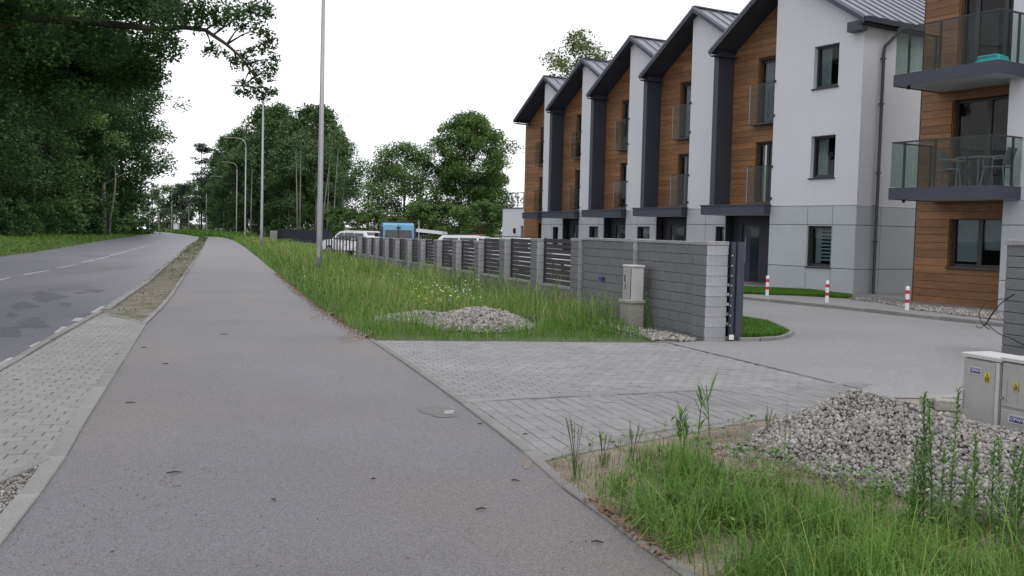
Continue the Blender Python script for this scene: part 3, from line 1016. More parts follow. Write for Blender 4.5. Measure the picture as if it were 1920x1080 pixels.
def window(parent, x0, x1, z0, z1, yf, depth=.13, mull=(), sill=True, sillm=None, room=.9, inside=None, framem=None, name='window', sill_out=.05):
    """frame set back in its opening, panes, sill and a dark room behind"""
    fm = framem or M['frame']
    y = yf+depth
    t_ = .065
    f = MB()
    f.box(x0,x1,y,y+.07,z0,z0+t_+.02); f.box(x0,x1,y,y+.07,z1-t_,z1)
    f.box(x0,x0+t_,y,y+.07,z0+t_+.02,z1-t_); f.box(x1-t_,x1,y,y+.07,z0+t_+.02,z1-t_)
    for mx_ in mull:
        f.box(mx_-.06,mx_+.06,y-.004,y+.07,z0+t_+.02,z1-t_)
    wn = f.build(name, fm, parent)
    xs = [x0+t_]+[v_ for q in mull for v_ in (q-.06,q+.06)]+[x1-t_]
    for a, b in zip(xs[::2], xs[1::2]):
        MB().box(a-.003,b+.003,y+.028,y+.042,z0+t_+.017,z1-t_+.003).build('pane', M['pane'], wn)
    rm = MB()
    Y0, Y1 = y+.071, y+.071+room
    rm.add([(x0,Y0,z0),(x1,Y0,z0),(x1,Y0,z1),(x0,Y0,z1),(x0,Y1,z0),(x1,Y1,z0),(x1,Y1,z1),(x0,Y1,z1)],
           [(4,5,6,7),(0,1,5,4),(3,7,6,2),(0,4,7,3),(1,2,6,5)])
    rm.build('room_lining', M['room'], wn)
    if sill:
        MB().box(x0-.04,x1+.03,yf-sill_out,y+.01,z0-.045,z0-.002).build('sill', sillm or M['frame'], wn)
    if inside == 'blind':
        for k in range(9):
            zz = z1-.12-k*(z1-z0-.25)/9
            MB().box(x0+.28,x1-.07,y+.12,y+.135,zz-.055,zz).build('blind_slat', M['blind'], wn)
        MB().box(x0+.09,x0+.30,y+.15,y+.17,z0+.1,z1-.07).build('curtain', M['curtain'], wn)
    if inside == 'curtain':
        c = MB()
        n = 10
        for k in range(n):
            a = x0+.07+k*.035
            c.box(a, a+.036, y+.13+.012*(k % 2), y+.15+.012*(k % 2), z0+.1, z1-.07)
        c.build('curtain', M['curtain'], wn)
    if inside == 'shade':
        n = len(xs)//2
        for (a, b), zb in zip(zip(xs[::2], xs[1::2]), (z0+.15, z0+.45, z0+.3)):
            MB().box(a+.01,b-.01,y+.09,y+.10,zb,z1-.07).build('roller_shade', M['curtain'], wn)
    return wn

HT = [0]
def row_house(k, label):
    H_ = thing('row_house', label, 'house', unit_origin(k), TH, 'terraced row houses in a stepped line')
    end, last = k == 0, k == 4
    XR = 3.39 if end else 2.80               # where the white front stops behind the next house
    XL = -2.57 if not last else -3.02
    zE, zR, xR = 7.98, 10.05, .33            # eaves, ridge
    yF, yB = -.30, 10.
    xl, xr = -2.72, 3.62
    DW = .67
    def roof_z(x): return zE+(zR-zE)*((x-xl)/(xR-xl) if x < xR else (xr-x)/(xr-xR))-.16
    # white front
    holes = []
    if end: holes = [(1.59,2.52,3.50,4.76),(1.58,2.52,6.19,7.45)]
    f = MB()
    wall_holes(f, 0, XR, 2.66, 7.62, 0, .3, holes)
    xk = XR
    f.prism_y([(0,7.62),(xk,7.62),(xk,roof_z(xk)),(xR,roof_z(xR)),(0,roof_z(0))], 0, .3)
    if end:
        f.box(XR-.3,XR,.3,yB,2.66,7.8)
    f.build('wall', M['white'], H_)
    body = MB()
    body.box(-3.0 if last else -2.9, XR-.31 if end else XR, 2.5, yB, 0, 7.6)
    body.box(-.3,-.002,.3,2.5,2.75,8.2)
    if last: body.box(-3.05,-3.02,.67,yB,0,7.9)
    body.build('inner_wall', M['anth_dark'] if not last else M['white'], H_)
    # plinth panels
    pt, pb = .80, 2.085
    xs = [0,1.575,2.535,3.39] if end else ([0,1.05,2.1] if k == 1 else [0,.82,1.68,2.1] if k < 4 else [0,1.0,2.1])
    win = {0:(1.61,2.52,.82,2.05),1:(1.60,2.06,.95,2.02),2:(.84,1.66,.95,2.0),3:(.90,1.64,.95,2.0),4:(1.15,1.68,.95,1.96)}[k]
    g = .009
    for z0, z1 in ((.0,pt),(pt,pb),(pb,2.66)):
        for a, b in zip(xs[:-1], xs[1:]):
            p_ = MB()
            wall_holes(p_, a+g, b-g if b < XR else b+.0, z0+g, z1-g, -.012, .02, [win])
            if p_.v: p_.build('panel', M['plinth'], H_)
    bk = MB()
    wall_holes(bk, 0, xs[-1], 0, 2.66, .022, .3, [win])
    bk.build('plinth_core', M['joint_dark'], H_)
    MB().box(0,xs[-1]+(.01 if end else 0),-.022,.0,2.652,2.676).build('plinth_flashing', M['steel'], H_)
    if end:
        for z0, z1 in ((.0,pt),(pt,pb),(pb,2.66)):
            for a, b in ((0,1.05),(1.05,2.7),(2.7,4.4),(4.4,6.1)):
                MB().box(3.391,3.402,a+g-.012*(a == 0),b-g,z0+g,z1-g).build('panel', M['plinth'], H_)
        MB().box(3.09,3.39,.301,yB,0,2.655).build('plinth_core', M['joint_dark'], H_)
        MB().box(3.39,3.412,-.02,yB,2.652,2.676).build('plinth_flashing', M['steel'], H_)
    window(H_, *win, 0, .12, inside='blind' if end else 'curtain', sillm=M['frame'])
    if end:
        window(H_, 1.59,2.52,3.50,4.76, 0, .14, inside='curtain')
        window(H_, 1.58,2.52,6.19,7.45, 0, .14, inside='curtain')
    # brown boarded recess with two balcony doors
    doors = [(-1.42,-.35,2.80,4.78),(-1.42,-.35,5.42,7.52)]
    if last: doors = doors+[(-1.42,-.5,1.0,2.1)]
    zb = 2.66 if not last else 0.
    bb = MB()
    wall_holes(bb, XL, .0, zb, 7.7, DW+.03, DW+.13, doors)
    bb.prism_y([(XL,7.7),(0,7.7),(0,roof_z(0)),(XL,max(7.71,roof_z(XL)))], DW+.03, DW+.13)
    bb.build('wall', M['wood_back'], H_)
    ph = .198
    z = zb
    j = 0
    while z < roof_z(0)-.02:
        z1 = min(z+ph-.010, roof_z(0)-.01)
        c = (z+z1)/2
        for a, b in minus(XL, -.002, [(d[0],d[1]) for d in doors if d[2]-.02 < c < d[3]+.02]):
            lo = a
            def xlim(zz):
                return lo if roof_z(lo) > zz else xl+(zz+.16-zE)/(zR-zE)*(xR-xl)
            a0, a1 = xlim(z), xlim(z1)
            cuts = [a0]
            if j % 2 and b-a0 > 1.6: cuts.append(a0+.9+.3*random.random())
            cuts.append(b)
            if a1 >= b-.05 or a0 >= b-.05: continue
            for q0, q1 in zip(cuts[:-1], cuts[1:]):
                tl = a1 if q0 == a0 else q0
                MB().prism_y([(q0,z),(q1-.004,z),(q1-.004,z1),(min(tl,q1-.01),z1)], DW, DW+.028).build('plank', M['wood'], H_)
        z += ph
        j += 1
    for i, d in enumerate(doors[:2]):
        for xj in (d[0],):                    # boarded reveal
            MB().box(xj-.002,xj+.022,DW+.03,DW+.16,d[2],d[3]).build('reveal_board', M['wood'], H_)
        wn = window(H_, d[0]+.024, d[1]-.01, d[2], d[3], DW, .14, inside='curtain', sill=False, name='balcony_door', mull=((d[0]+.42,) if i == 0 else ()), framem=M['frame'])
        if i == 0 and k in (0,2,3):
            MB().box(d[0]+.33,d[0]+.395,DW+.115,DW+.139,d[2]+.02,d[3]-.05).build('open_sash', M['frame_white'], wn)
        zr0, zr1 = ((2.84,3.99),(5.46,6.68))[i]
        rl = MB(); rl.box(-1.50,.0,.42,.432,zr0,zr1)
        jr = rl.build('juliet_railing', M['glass'], H_)
        MB().box(-1.52,.0,.415,.437,zr1+.001,zr1+.02).build('rail', M['frame'], jr)
        MB().box(-1.52,-1.502,.415,.437,zr0-.03,zr1).build('rail_post', M['steel'], jr)
        MB().box(-1.50,.0,.405,.64,zr0-.09,zr0-.032).build('ledge', M['anth'], jr)
        for zz in (zr0+.04, zr1-.1):
            MB().box(-.012,.055,-.05,-.001,zz,zz+.07).build('bracket', M['black'], jr)
    if last:
        window(H_, *doors[2], DW, .14)
    # dark fin at the left of the recess
    if not last:
        MB().box(-2.80,-2.57,-.05,DW+.12,2.72,8.0).build('fin_wall', M['anth'], H_)
    # entrance canopy
    cx0 = -2.95 if not last else -1.6
    MB().box(cx0,.03,-.30,DW+.12,2.40,2.68).build('canopy', M['anth'], H_)
    MB().box(cx0-.03,.05,-.335,-.02,2.682,2.725).build('canopy_cap', M['anth'], H_)
    MB().box(cx0+.04,-.0,-.26,DW,2.385,2.3985).build('canopy_soffit', M['slab_under'], H_)
    # porch with the front door
    if not last:
        yP = 1.72
        pw_ = MB()
        wall_holes(pw_, -3.47, -.0, 0, 2.40, yP, yP+.1, [(-3.0,-2.12,-1,2.08)])
        pw_.box(-.10,-.0,.301,yP,0,2.6)
        pw_.box(-3.47,0,.8,yP,2.41,2.65)
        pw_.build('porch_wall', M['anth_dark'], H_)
        dl = MB().box(-3.0,-2.12,yP+.05,yP+.09,0.03,2.08).build('front_door', M['anth'], H_)
        MB().box(-2.62,-2.2,yP+.035,yP+.049,.12,1.98).build('door_glass', M['pane'], dl)
        MB().tube([(-2.78,yP-.03,.75),(-2.78,yP-.03,1.65)], .018, 8).build('handle', M['steel'], dl)
        MB().box(-3.5,0,.1,yP,-.01,.05).build('step', M['court'], H_)
    # roof
    def slope(name, x0, x1, y0, y1, th, m_, dz=0.):
        def zz(x): return roof_z(x)+.16+dz
        a, b = (x0,zz(x0)), (x1,zz(x1))
        p_ = MB()
        p_.prism_y([(a[0],a[1]-th),(b[0],b[1]-th),b,a], y0, y1)
        return p_
    rf = slope('roof', xl, xR, yF, yB, .05, None).build('roof', M['roof'], H_)
    xrr = xr if end else 2.88
    y = yF
    n = 0
    while y < (yB if end else 5.5):
        p_ = slope('p', xR+.0, xrr, y, y+.553, .04, None)
        zz0, zz1 = roof_z(xR)+.16, roof_z(xrr)+.16
        p_.add([(xR,y+.0,zz0+.002),(xrr,y+.0,zz1+.002),(xrr,y+.03,zz1+.002),(xR,y+.03,zz0+.002),(xR,y+.0,zz0+.045),(xrr,y+.0,zz1+.045),(xrr,y+.03,zz1+.045),(xR,y+.03,zz0+.045)],
               [(0,3,2,1),(4,5,6,7),(0,1,5,4),(1,2,6,5),(2,3,7,6),(3,0,4,7)])
        p_.build('roof_panel', M['roof'], rf)
        y += .555
        n += 1
    slope('u', xl, xR, yF+.03, yB, .09, None, -.055).build('soffit', M['soffit'], rf)
    slope('u', xR, xrr, yF+.03, yB, .09, None, -.055).build('soffit', M['soffit'], rf)
    fs = slope('fl', xl-.02, xR, yF-.03, yF+.0, .2, None, .02)
    fs.build('bargeboard', M['anth'], rf)
    slope('fr', xR, xrr+.02, yF-.03, yF+.0, .2, None, .02).build('bargeboard', M['anth'], rf)
    slope('fl2', xl-.03, xR, yF-.045, yF-.031, .07, None, .03).build('verge_trim', M['roof'], rf)
    slope('fr2', xR, xrr+.03, yF-.045, yF-.031, .07, None, .03).build('verge_trim', M['roof'], rf)
    MB().box(xR-.1,xR+.1,yF-.02,yB,zR-.01,zR+.045).build('ridge_cap', M['anth'], rf)
    MB().box(xl-.0,xl+.3,yF,DW,zE-.24,zE-.20).build('eave_soffit', M['soffit'], rf)
    gt = MB()
    prof = [(xl-.13,zE-.03),(xl-.12,zE-.12),(xl-.02,zE-.13),(xl-.0,zE-.03)]
    gt.prism_y(prof, yF, yB)
    gt.build('gutter', M['anth'], rf)
    if k in (1,2,3):
        v_ = MB().tube([(.75,2.3,9.6),(.75,2.3,10.28)], .055, 10)
        v_.tube([(.75,2.3,10.26),(.75,2.3,10.36)], .08, 10)
        v_.build('roof_vent', M['anth'], rf)
    if end:
        gt = MB()
        gt.prism_y([(xr-.02,zE-.0),(xr-.0,zE-.14),(xr+.1,zE-.15),(xr+.13,zE-.01)], yF, yB)
        gt.build('gutter', M['anth'], rf)
        MB().box(3.40,xr-.02,yF,yB,zE-.2,zE-.16).build('eave_soffit', M['soffit'], rf)
        MB().box(3.0,3.52,yF+.03,-.01,7.62,7.90).build('eave_box', M['anth'], rf)
        dp = MB().tube([(xr+.05,1.15,zE-.13),(xr+.05,1.15,zE-.3),(3.47,.80,zE-.72),(3.47,.78,zE-.9),(3.47,.78,.12),(3.52,.76,.05)], .05, 10).build('downpipe', M['anth'], H_, smooth=True)
        for zz in (1.6,3.6,5.6,6.9):
            MB().box(3.41,3.53,.72,.84,zz,zz+.04).build('pipe_clip', M['anth'], dp)
    return H_
for k, lb in ((4,'farthest row house at the left end, brown boards down to its corner'),(3,'second farthest row house, one in from the left end'),(2,'middle row house of five, with a roof vent on its ridge'),(1,'second nearest row house, between middle house and white gabled end house'),(0,'nearest end row house with wide white gable wall and three single windows')):
    row_house(k, lb)

# low white annex at the far end
an = thing('annex', 'low white flat roofed annex with roof terrace railing beside far row house', 'annex', unit_origin(4), TH)
a_ = MB(); wall_holes(a_, -6.05,-3.06,0,3.02,1.0,1.2,[(-3.9,-3.25,-1,2.0)]); a_.box(-6.05,-3.06,1.2,6,.0,3.02)
a_.build('wall', M['white'], an)
MB().box(-3.9,-3.25,1.12,1.19,0,2.0).build('door', M['anth'], an)
MB().box(-6.1,-3.05,.95,6.05,3.022,3.08).build('roof_edge', M['anth'], an)
MB().box(-4.62,-4.48,.9,.998,1.55,1.85).build('wall_lamp', M['black'], an)
rl = MB().box(-5.9,-3.1,1.1,1.14,3.92,3.97).build('terrace_railing', M['frame'], an)
for i in range(5):
    MB().box(-5.88+i*.68,-5.84+i*.68,1.1,1.14,3.08,3.92).build('railing_post', M['frame'], rl)
MB().box(-5.86,-3.12,1.11,1.13,3.2,3.24).build('bottom_rail', M['frame'], rl)
MB().box(-4.4,-3.12,1.5,2.2,3.08,3.62).build('terrace_box', M['anth_dark'], an)

# ---------------------------------------------------------------- apartment building at the right
W0 = Vector((10.514,25.126,0))
ap = thing('apartment_building', 'brown boarded apartment building with two glass railed balconies at right', 'building', W0, TH)
holes = [(.95,2.62,1.03,2.29),(.88,2.79,2.96,5.2),(.95,2.79,5.72,7.95)]
b_ = MB(); wall_holes(b_, 0,2.80,0,9.6,.03,.2,holes)
b_.box(0,.2,.2,2.4,0,9.6)
b_.build('wall', M['wood_back'], ap)
b_ = MB(); b_.box(2.80,8,-.67,-.3,2.66,9.6); b_.box(2.80,8,-.3,6,0.0,9.6)
b_.build('wall', M['white'], ap)
for z0, z1 in ((.0,.80),(.80,2.085),(2.085,2.66)):
    for a, b in ((2.80,4.4),(4.4,6.2),(6.2,8)):
        MB().box(a+(.009 if a > 3 else 0),b-.009,-.682,-.301,z0+.009,z1-.009).build('panel', M['plinth'], ap)
z, j = .06, 0
while z < 9.5:
    z1 = z+.188
    c = (z+z1)/2
    for a, b in minus(-.015, 2.797, [(h[0],h[1]) for h in holes if h[2]-.03 < c < h[3]+.03]):
        cuts = [a]
        if b-a > 1.6: cuts.append(a+.7+1.0*random.random())
        cuts.append(b)
        for q0, q1 in zip(cuts[:-1], cuts[1:]):
            MB().box(q0,q1-.004,0,.028,z,z1).build('plank', M['wood'], ap)
    MB().box(-.03,-.016,0,2.4,z,z1).build('plank', M['wood'], ap)
    z += .198
MB().box(-.035,-.016,-.012,.0,.05,9.5).build('corner_trim', M['frame'], ap)
for h in holes:
    MB().box(h[0]-.001,h[0]+.022,.03,.17,h[2],h[3]).build('reveal_board', M['wood'], ap)
window(ap, .973,2.62,1.03,2.29, 0, .15, mull=(1.72,), inside='shade', sill_out=.06)
window(ap, .903,2.79,2.96,5.2, 0, .16, mull=(1.8,), sill=False, name='balcony_door', room=2.5)
window(ap, .973,2.79,5.72,7.95, 0, .16, mull=(1.35,2.1), sill=False, name='balcony_door', room=2.5)
MB().box(-.02,2.9,-.05,.4,0,.05).build('base_flashing', M['anth'], ap)
MB().box(-.25,3.0,-1.0,2.6,9.62,9.85).build('roof', M['roof'], ap)
for zb, zt in ((2.67,2.96),(5.43,5.72)):
    x0, x1, yf = .47, 3.21, -1.75
    sl = MB().box(x0+.03,x1-.03,yf+.03,-.0,zb+.02,zt-.01).build('balcony_slab', M['slab_under'], ap)
    f = MB()
    f.box(x0,x1,yf,yf+.03,zb,zt); f.box(x0,x0+.03,yf+.031,-.001,zb,zt); f.box(x1-.03,x1,yf+.031,-.672,zb,zt)
    f.build('fascia', M['anth'], sl)
    MB().tube([(x0+.28,yf+.22,zb+.015),(x0+.28,yf+.22,zb-.07)], .04, 10).build('drain', M['black'], sl)
    rt_ = zt+1.09
    br = MB()
    br.box(x0+.02,x1-.02,yf+.03,yf+.07,rt_,rt_+.035); br.box(x0+.02,x0+.06,yf+.071,-.03,rt_,rt_+.035); br.box(x1-.06,x1-.02,yf+.071,-.68,rt_,rt_+.035)
    ra = br.build('balcony_railing', M['frame'], ap)
    for (px_, py_) in ((x0+.38,yf+.05),(x0+1.22,yf+.05),(x0+2.05,yf+.05),(x0+.04,-.25),(x1-.04,-1.0)):
        MB().box(px_-.022,px_+.022,py_-.022,py_+.022,zt-.01,rt_).build('railing_post', M['frame'], ra)
    xs = [x0+.03,x0+.80,x0+1.64,x1-.03]
    for a, b in zip(xs[:-1], xs[1:]):
        MB().box(a+.008,b-.008,yf+.008,yf+.02,zt+.02,rt_+.02).build('glass_panel', M['glass'], ra)
    MB().box(x0+.008,x0+.02,yf+.04,-.9,zt+.02,rt_-.002).build('glass_panel', M['glass'], ra)
    MB().box(x0+.008,x0+.02,-.88,-.06,zt+.02,rt_-.002).build('glass_panel', M['glass'], ra)
    MB().box(x1-.02,x1-.008,yf+.04,-.70,zt+.02,rt_-.002).build('glass_panel', M['glass'], ra)

def ap_pt(x, y, z): return W0+AX*x+AY*y+Vector((0,0,z))
def chair(x, y, z, rz, lb):
    t_ = thing('garden_chair', lb, 'chair', ap_pt(x,y,z), rz, 'grey garden chairs on the lower balcony')
    MB().cbox(-.22,.22,-.22,.22,.42,.445,.01).build('seat', M['chairg'], t_)
    bk = MB(); bk.add([(-.22,.20,.47),(.22,.20,.47),(.25,.30,.86),(-.25,.30,.86),(-.22,.225,.47),(.22,.225,.47),(.25,.325,.86),(-.25,.325,.86)],
                      [(0,1,2,3),(7,6,5,4),(0,4,5,1),(1,5,6,2),(2,6,7,3),(3,7,4,0)])
    bk.build('backrest', M['chairg'], t_)
    for sx in (-1,1):
        for sy in (-1,1):
            MB().tube([(sx*.20,sy*.20,.43),(sx*.25,sy*.27,0)], .018, 8).build('leg', M['chairg'], t_)
        MB().tube([(sx*.25,-.22,.64),(sx*.26,.24,.66)], .02, 8).build('armrest', M['chairg'], t_)
        MB().tube([(sx*.25,-.22,.64),(sx*.22,-.22,.43)], .016, 8).build('arm_post', M['chairg'], t_)
chair(1.70,-.95,2.97,TH+R(100),'grey garden chair left of the other on lower balcony')
chair(2.85,-1.05,2.97,TH-R(80),'grey garden chair by the white wall on lower balcony')
tb = thing('balcony_table', 'small grey table between two chairs on the lower balcony', 'table', ap_pt(2.25,-1.0,2.97), TH)
MB().cbox(-.3,.3,-.3,.3,.66,.69,.01).build('tabletop', M['chairg'], tb)
for sx in (-1,1):
    for sy in (-1,1):
        MB().tube([(sx*.26,sy*.26,.66),(sx*.28,sy*.28,0)], .016, 8).build('leg', M['chairg'], tb)
st = thing('side_stool', 'low grey stool left of the chairs on lower balcony', 'stool', ap_pt(1.30,-.75,2.97), TH)
MB().cbox(-.22,.22,-.2,.2,.40,.44,.01).build('top', M['chairg'], st)
for sx in (-1,1):
    for sy in (-1,1):
        MB().tube([(sx*.19,sy*.17,.4),(sx*.21,sy*.19,0)], .015, 8).build('leg', M['chairg'], st)
mb = MB(); mb.cbox(-.30,.30,-.2,.2,0,.06,.02); mb.cbox(-.27,.28,-.17,.19,.06,.12,.02); mb.cbox(-.28,.2,-.18,.15,.12,.16,.02)
tag(mb.build('folded_towel', M['turq'], loc=ap_pt(2.86,-1.45,5.722), rotz=TH), 'folded turquoise towels lying on floor of upper balcony', 'towel')

# ---------------------------------------------------------------- parked vehicles
def profile_car(name, label, cat, loc, rz, body_m, prof, glass_prof, wd, wheels, windows, extra=None):
    """car body: side profile pulled across the width with the upper part drawn in, then windows, wheels, lights"""
    t_ = thing(name, label, cat, loc, rz)
    zmax = max(z for x,z in prof); zb = .95
    sub = []
    for i in range(len(prof)):
        a, b = prof[i], prof[(i+1)%len(prof)]
        for q in (0,.5):
            sub.append((a[0]+(b[0]-a[0])*q, a[1]+(b[1]-a[1])*q))
    def wy(z): return wd/2*(1-.16*max(0,(z-zb)/(zmax-zb))**1.2) if z > zb else wd/2*(.95+.05*z/zb)
    n = len(sub)
    cx, cz = sum(q[0] for q in sub)/n, sum(q[1] for q in sub)/n
    vv = [(x,-wy(z),z) for x,z in sub]+[(x,wy(z),z) for x,z in sub]
    ins = [(cx+(x-cx)*.97, cz+(z-cz)*.95) for x,z in sub]
    mb_ = MB()
    ff = [(i,(i+1)%n,n+(i+1)%n,n+i) for i in range(n)]
    mb_.add(vv, ff+[tuple(range(n-1,-1,-1)), tuple(range(n,2*n))])
    body = mb_.build('body', body_m, t_)
    for side in (-1,1):
        for wpoly in windows:
            p_ = MB()
            m_ = len(wpoly)
            p_.add([(x,side*(wy(z)+.006),z) for x,z in wpoly], [tuple(range(m_)) if side < 0 else tuple(range(m_-1,-1,-1))])
            p_.build('side_window', M['carglass'], t_)
    for (a, b, yr) in glass_prof:              # windscreen or rear window lying on the profile between two points
        p_ = MB()
        nx, nz = -(b[1]-a[1]), (b[0]-a[0])
        l_ = math.hypot(nx,nz)
        sgn = 1 if nz > 0 else -1
        ox, oz = nx/l_*.008*sgn, nz/l_*.008*sgn
        if abs(nz) < abs(nx)*.35:
            sgn = 1 if (a[0]+b[0])/2 > cx else -1
            ox, oz = .012*sgn, .004
        p_.add([(a[0]+ox,-wy(a[1])*yr,a[1]+oz),(a[0]+ox,wy(a[1])*yr,a[1]+oz),(b[0]+ox,wy(b[1])*yr,b[1]+oz),(b[0]+ox,-wy(b[1])*yr,b[1]+oz)], [(0,1,2,3)])
        p_.build('window', M['carglass'], t_)
    for x in wheels:
        for side in (-1,1):
            y = side*(wd/2-.10)
            wh = MB().tube([(x,y-.1,.31),(x,y+.1,.31)], .31, 18).build('wheel', M['tyre'], t_)
            MB().tube([(x,y+side*.1,.31),(x,y+side*.115,.31)], .2, 14).build('rim', M['steel'], wh)
    return t_
est = [(-2.1,.35),(2.1,.35),(2.15,.75),(1.75,.92),(1.15,.98),(.55,1.42),(.1,1.5),(-1.5,1.48),(-1.95,1.05),(-2.1,.95)]
estw = [[(-1.6,1.0),(-.75,1.0),(-.75,1.36),(-1.45,1.36)],[(-.68,1.0),(.15,1.0),(.1,1.37),(-.68,1.37)],[(.22,1.0),(.95,1.0),(.5,1.34),(.2,1.37)]]
def estate(label, loc, rz, group=None):
    c_ = profile_car('parked_car', label, 'car', loc, rz, M['carwhite'], est, [((1.1,1.02),(.6,1.38),.86),((-1.56,1.42),(-1.9,1.08),.86)], 1.75, (-1.3,1.35), estw)
    for side in (-1,1):
        MB().box(-1.3,.1,side*.58-.02,side*.58+.02,1.53,1.56).build('roof_rail', M['frame'], c_)
        MB().cbox(2.08,2.17,side*.6-.16,side*.6+.16,.66,.80,.02).build('headlight', M['plate_white'], c_)
        MB().cbox(-2.12,-2.02,side*.7-.1,side*.7+.1,.85,1.05,.02).build('tail_light', M['red'], c_)
        MB().cbox(.55,.72,side*.88-.1,side*.88+.1,1.0,1.12,.02).build('mirror', M['carwhite'], c_)
    return c_
q = at_depth(640,440,56)
estate('white estate car parked behind the dark railing, left of the blue van', (q.x+.75,q.y+.6,0), R(180-38))
q = at_depth(744,440,50)
vp = [(-2.3,.3),(2.3,.3),(2.35,.9),(2.0,1.15),(1.55,1.25),(.95,1.88),(.4,1.97),(-2.1,1.97),(-2.22,1.85),(-2.3,1.0)]
van = profile_car('parked_van', 'light blue delivery van seen from behind, parked beyond the fence', 'van', (q.x-.3,q.y+2.2,0), R(90+10), M['blue'], vp, [((-2.285,1.18),(-2.235,1.60),.80),((1.5,1.3),(1.0,1.8),.85)], 1.86, (-1.5,1.5), [[(.2,1.2),(1.3,1.2),(.85,1.78),(.2,1.78)]])
MB().box(-2.36,-2.26,-.012,.012,.5,1.9).build('door_seam', M['frame'], van)
MB().cbox(-2.33,-2.2,-.10,.10,1.70,1.76,.01).build('brake_light', M['black'], van)
for side in (-1,1):
    MB().cbox(-2.34,-2.2,side*.86-.06,side*.86+.06,.95,1.75,.01).build('tail_light', M['anth'], van)
    MB().cbox(.95,1.15,side*1.02-.1,side*1.02+.1,1.2,1.42,.02).build('mirror', M['black'], van)
mb = MB(); mb.box(-1.6,-1.5,-.8,.8,2.03,2.07); mb.box(.0,.1,-.8,.8,2.03,2.07)
for side in (-1,1): mb.box(-1.58,.08,side*.75-.02,side*.75+.02,1.97,2.03)
mb.build('roof_rack', M['frame'], van)
q = at_depth(852,446,45)
c3 = estate('white car with a red patch on its roof and its tailgate raised', (q.x+1.05,q.y,-.05), R(-6))
MB().cbox(-.35,.25,-.60,.60,1.508,1.54,.01).build('roof_panel', M['red'], c3)
tgm = MB(); tgm.add([(-2.75,-.7,1.60),(-1.52,-.7,1.50),(-1.52,.7,1.50),(-2.75,.7,1.60),(-2.75,-.7,1.74),(-1.52,-.7,1.62),(-1.52,.7,1.62),(-2.75,.7,1.74)],
                    [(0,3,2,1),(4,5,6,7),(0,1,5,4),(1,2,6,5),(2,3,7,6),(3,0,4,7)])
tgm.build('tailgate', M['carwhite'], c3)
q = at_depth(930,452,41)
estate('white car mostly hidden by the fence pillar, in front of the annex', (q.x+1.3,q.y,-.1), R(-4))
# car with its lights on at the bend
q = gp(263,434.6)
c5 = profile_car('oncoming_car', 'distant oncoming car with both headlights lit at road bend', 'car', (q.x,q.y,.0), R(-66), M['carwhite'], est, [((1.1,1.02),(.6,1.38),.86)], 1.75, (-1.3,1.35), estw)
for side in (-1,1):
    MB().cbox(2.1,2.2,side*.6-.22,side*.6+.22,.62,.86,.03).build('headlight', M['lens'], c5)
# dark railing running on from the end of the block fence
rs = fpt(30.6,-.2); re_ = at_depth(612,452,56)
rd = Vector((re_.x-rs.x, re_.y-rs.y, 0)); RLn = rd.length
ra = thing('metal_railing', 'dark metal railing between the block fence and the white estate car', 'railing', rs, math.atan2(rd.y,rd.x))
for z in (.25,1.05): MB().box(0,RLn,-.02,.02,z,z+.05).build('rail', M['slat'], ra)
for i in range(12):
    MB().box(i*RLn/11-.03,i*RLn/11+.03,-.03,.03,0,1.25).build('railing_post', M['slat'], ra)
mb = MB().tube([at_depth(640,462,50), at_depth(664,447,50)], .04, 8)
tag(mb.build('leaning_pipe', M['wpaint']), 'white pipe leaning slanted against the dark railing', 'pipe')
# far dark fence in front of the grove
a, b = at_depth(521,440,100), at_depth(600,440,92)
fd_ = Vector((b.x-a.x,b.y-a.y,0))
ff_ = thing('panel_fence', 'long dark panel fence in front of the birch grove', 'fence', (a.x,a.y,0), math.atan2(fd_.y,fd_.x))
for i in range(4):
    l_ = fd_.length/3.2
    MB().box(i*l_+.03,(i+1)*l_-.03,-.02,.02,.05,1.35).build('fence_panel', M['anth'], ff_)
    MB().box(i*l_-.03,i*l_+.03,-.04,.04,0,1.4).build('fence_post', M['slat'], ff_)
q = at_depth(513.5,440,99)
tag(MB().cbox(-.35,.35,-.3,.3,-.3,1.15,.03).build('fence_pier', M['fcap'], loc=(q.x,q.y,0)), 'pale concrete pier at the left end of far dark fence', 'pier')
q = at_depth(331,428,195)
bx_ = thing('roadside_box', 'small white box standing on the grass at the far bend', 'box', (q.x,q.y,0))
MB().cbox(-.5,.5,-.4,.4,-.2,1.7,.03).build('body', M['wpaint'], bx_)
MB().cbox(-.6,.6,-.5,.5,1.7,1.85,.03).build('lid', M['cab'], bx_)
q = at_depth(318,431,196)
tag(MB().cbox(-.4,.4,-.4,.4,-.2,.7,.05).build('waste_bin', M['slat'], loc=(q.x,q.y,0)), 'dark low bin beside small white box at the bend', 'bin')

# ---------------------------------------------------------------- trees
def leaf_quads(C, size, rng, droop=.0, asp=.55, up=.6):
    """diamond shaped leaves with a fold, one per centre"""
    n = len(C)
    nv = rng.normal(size=(n,3)); nv[:,2] = np.abs(nv[:,2])+up
    nv /= np.linalg.norm(nv,axis=1)[:,None]
    a = rng.normal(size=(n,3)); a[:,2] -= droop
    a -= nv*(a*nv).sum(1)[:,None]
    a /= np.linalg.norm(a,axis=1)[:,None]
    b = np.cross(nv,a)
    s = size*rng.uniform(.6,1.35,(n,1))
    f = rng.uniform(-.15,.25,(n,1))
    V = np.empty((n,4,3))
    V[:,0] = C-a*s*.5
    V[:,1] = C+b*s*asp*.5+nv*s*f*.5
    V[:,2] = C+a*s*.5
    V[:,3] = C-b*s*asp*.5+nv*s*f*.5
    return V.reshape(-1,3), np.arange(4*n), np.full(n,4)

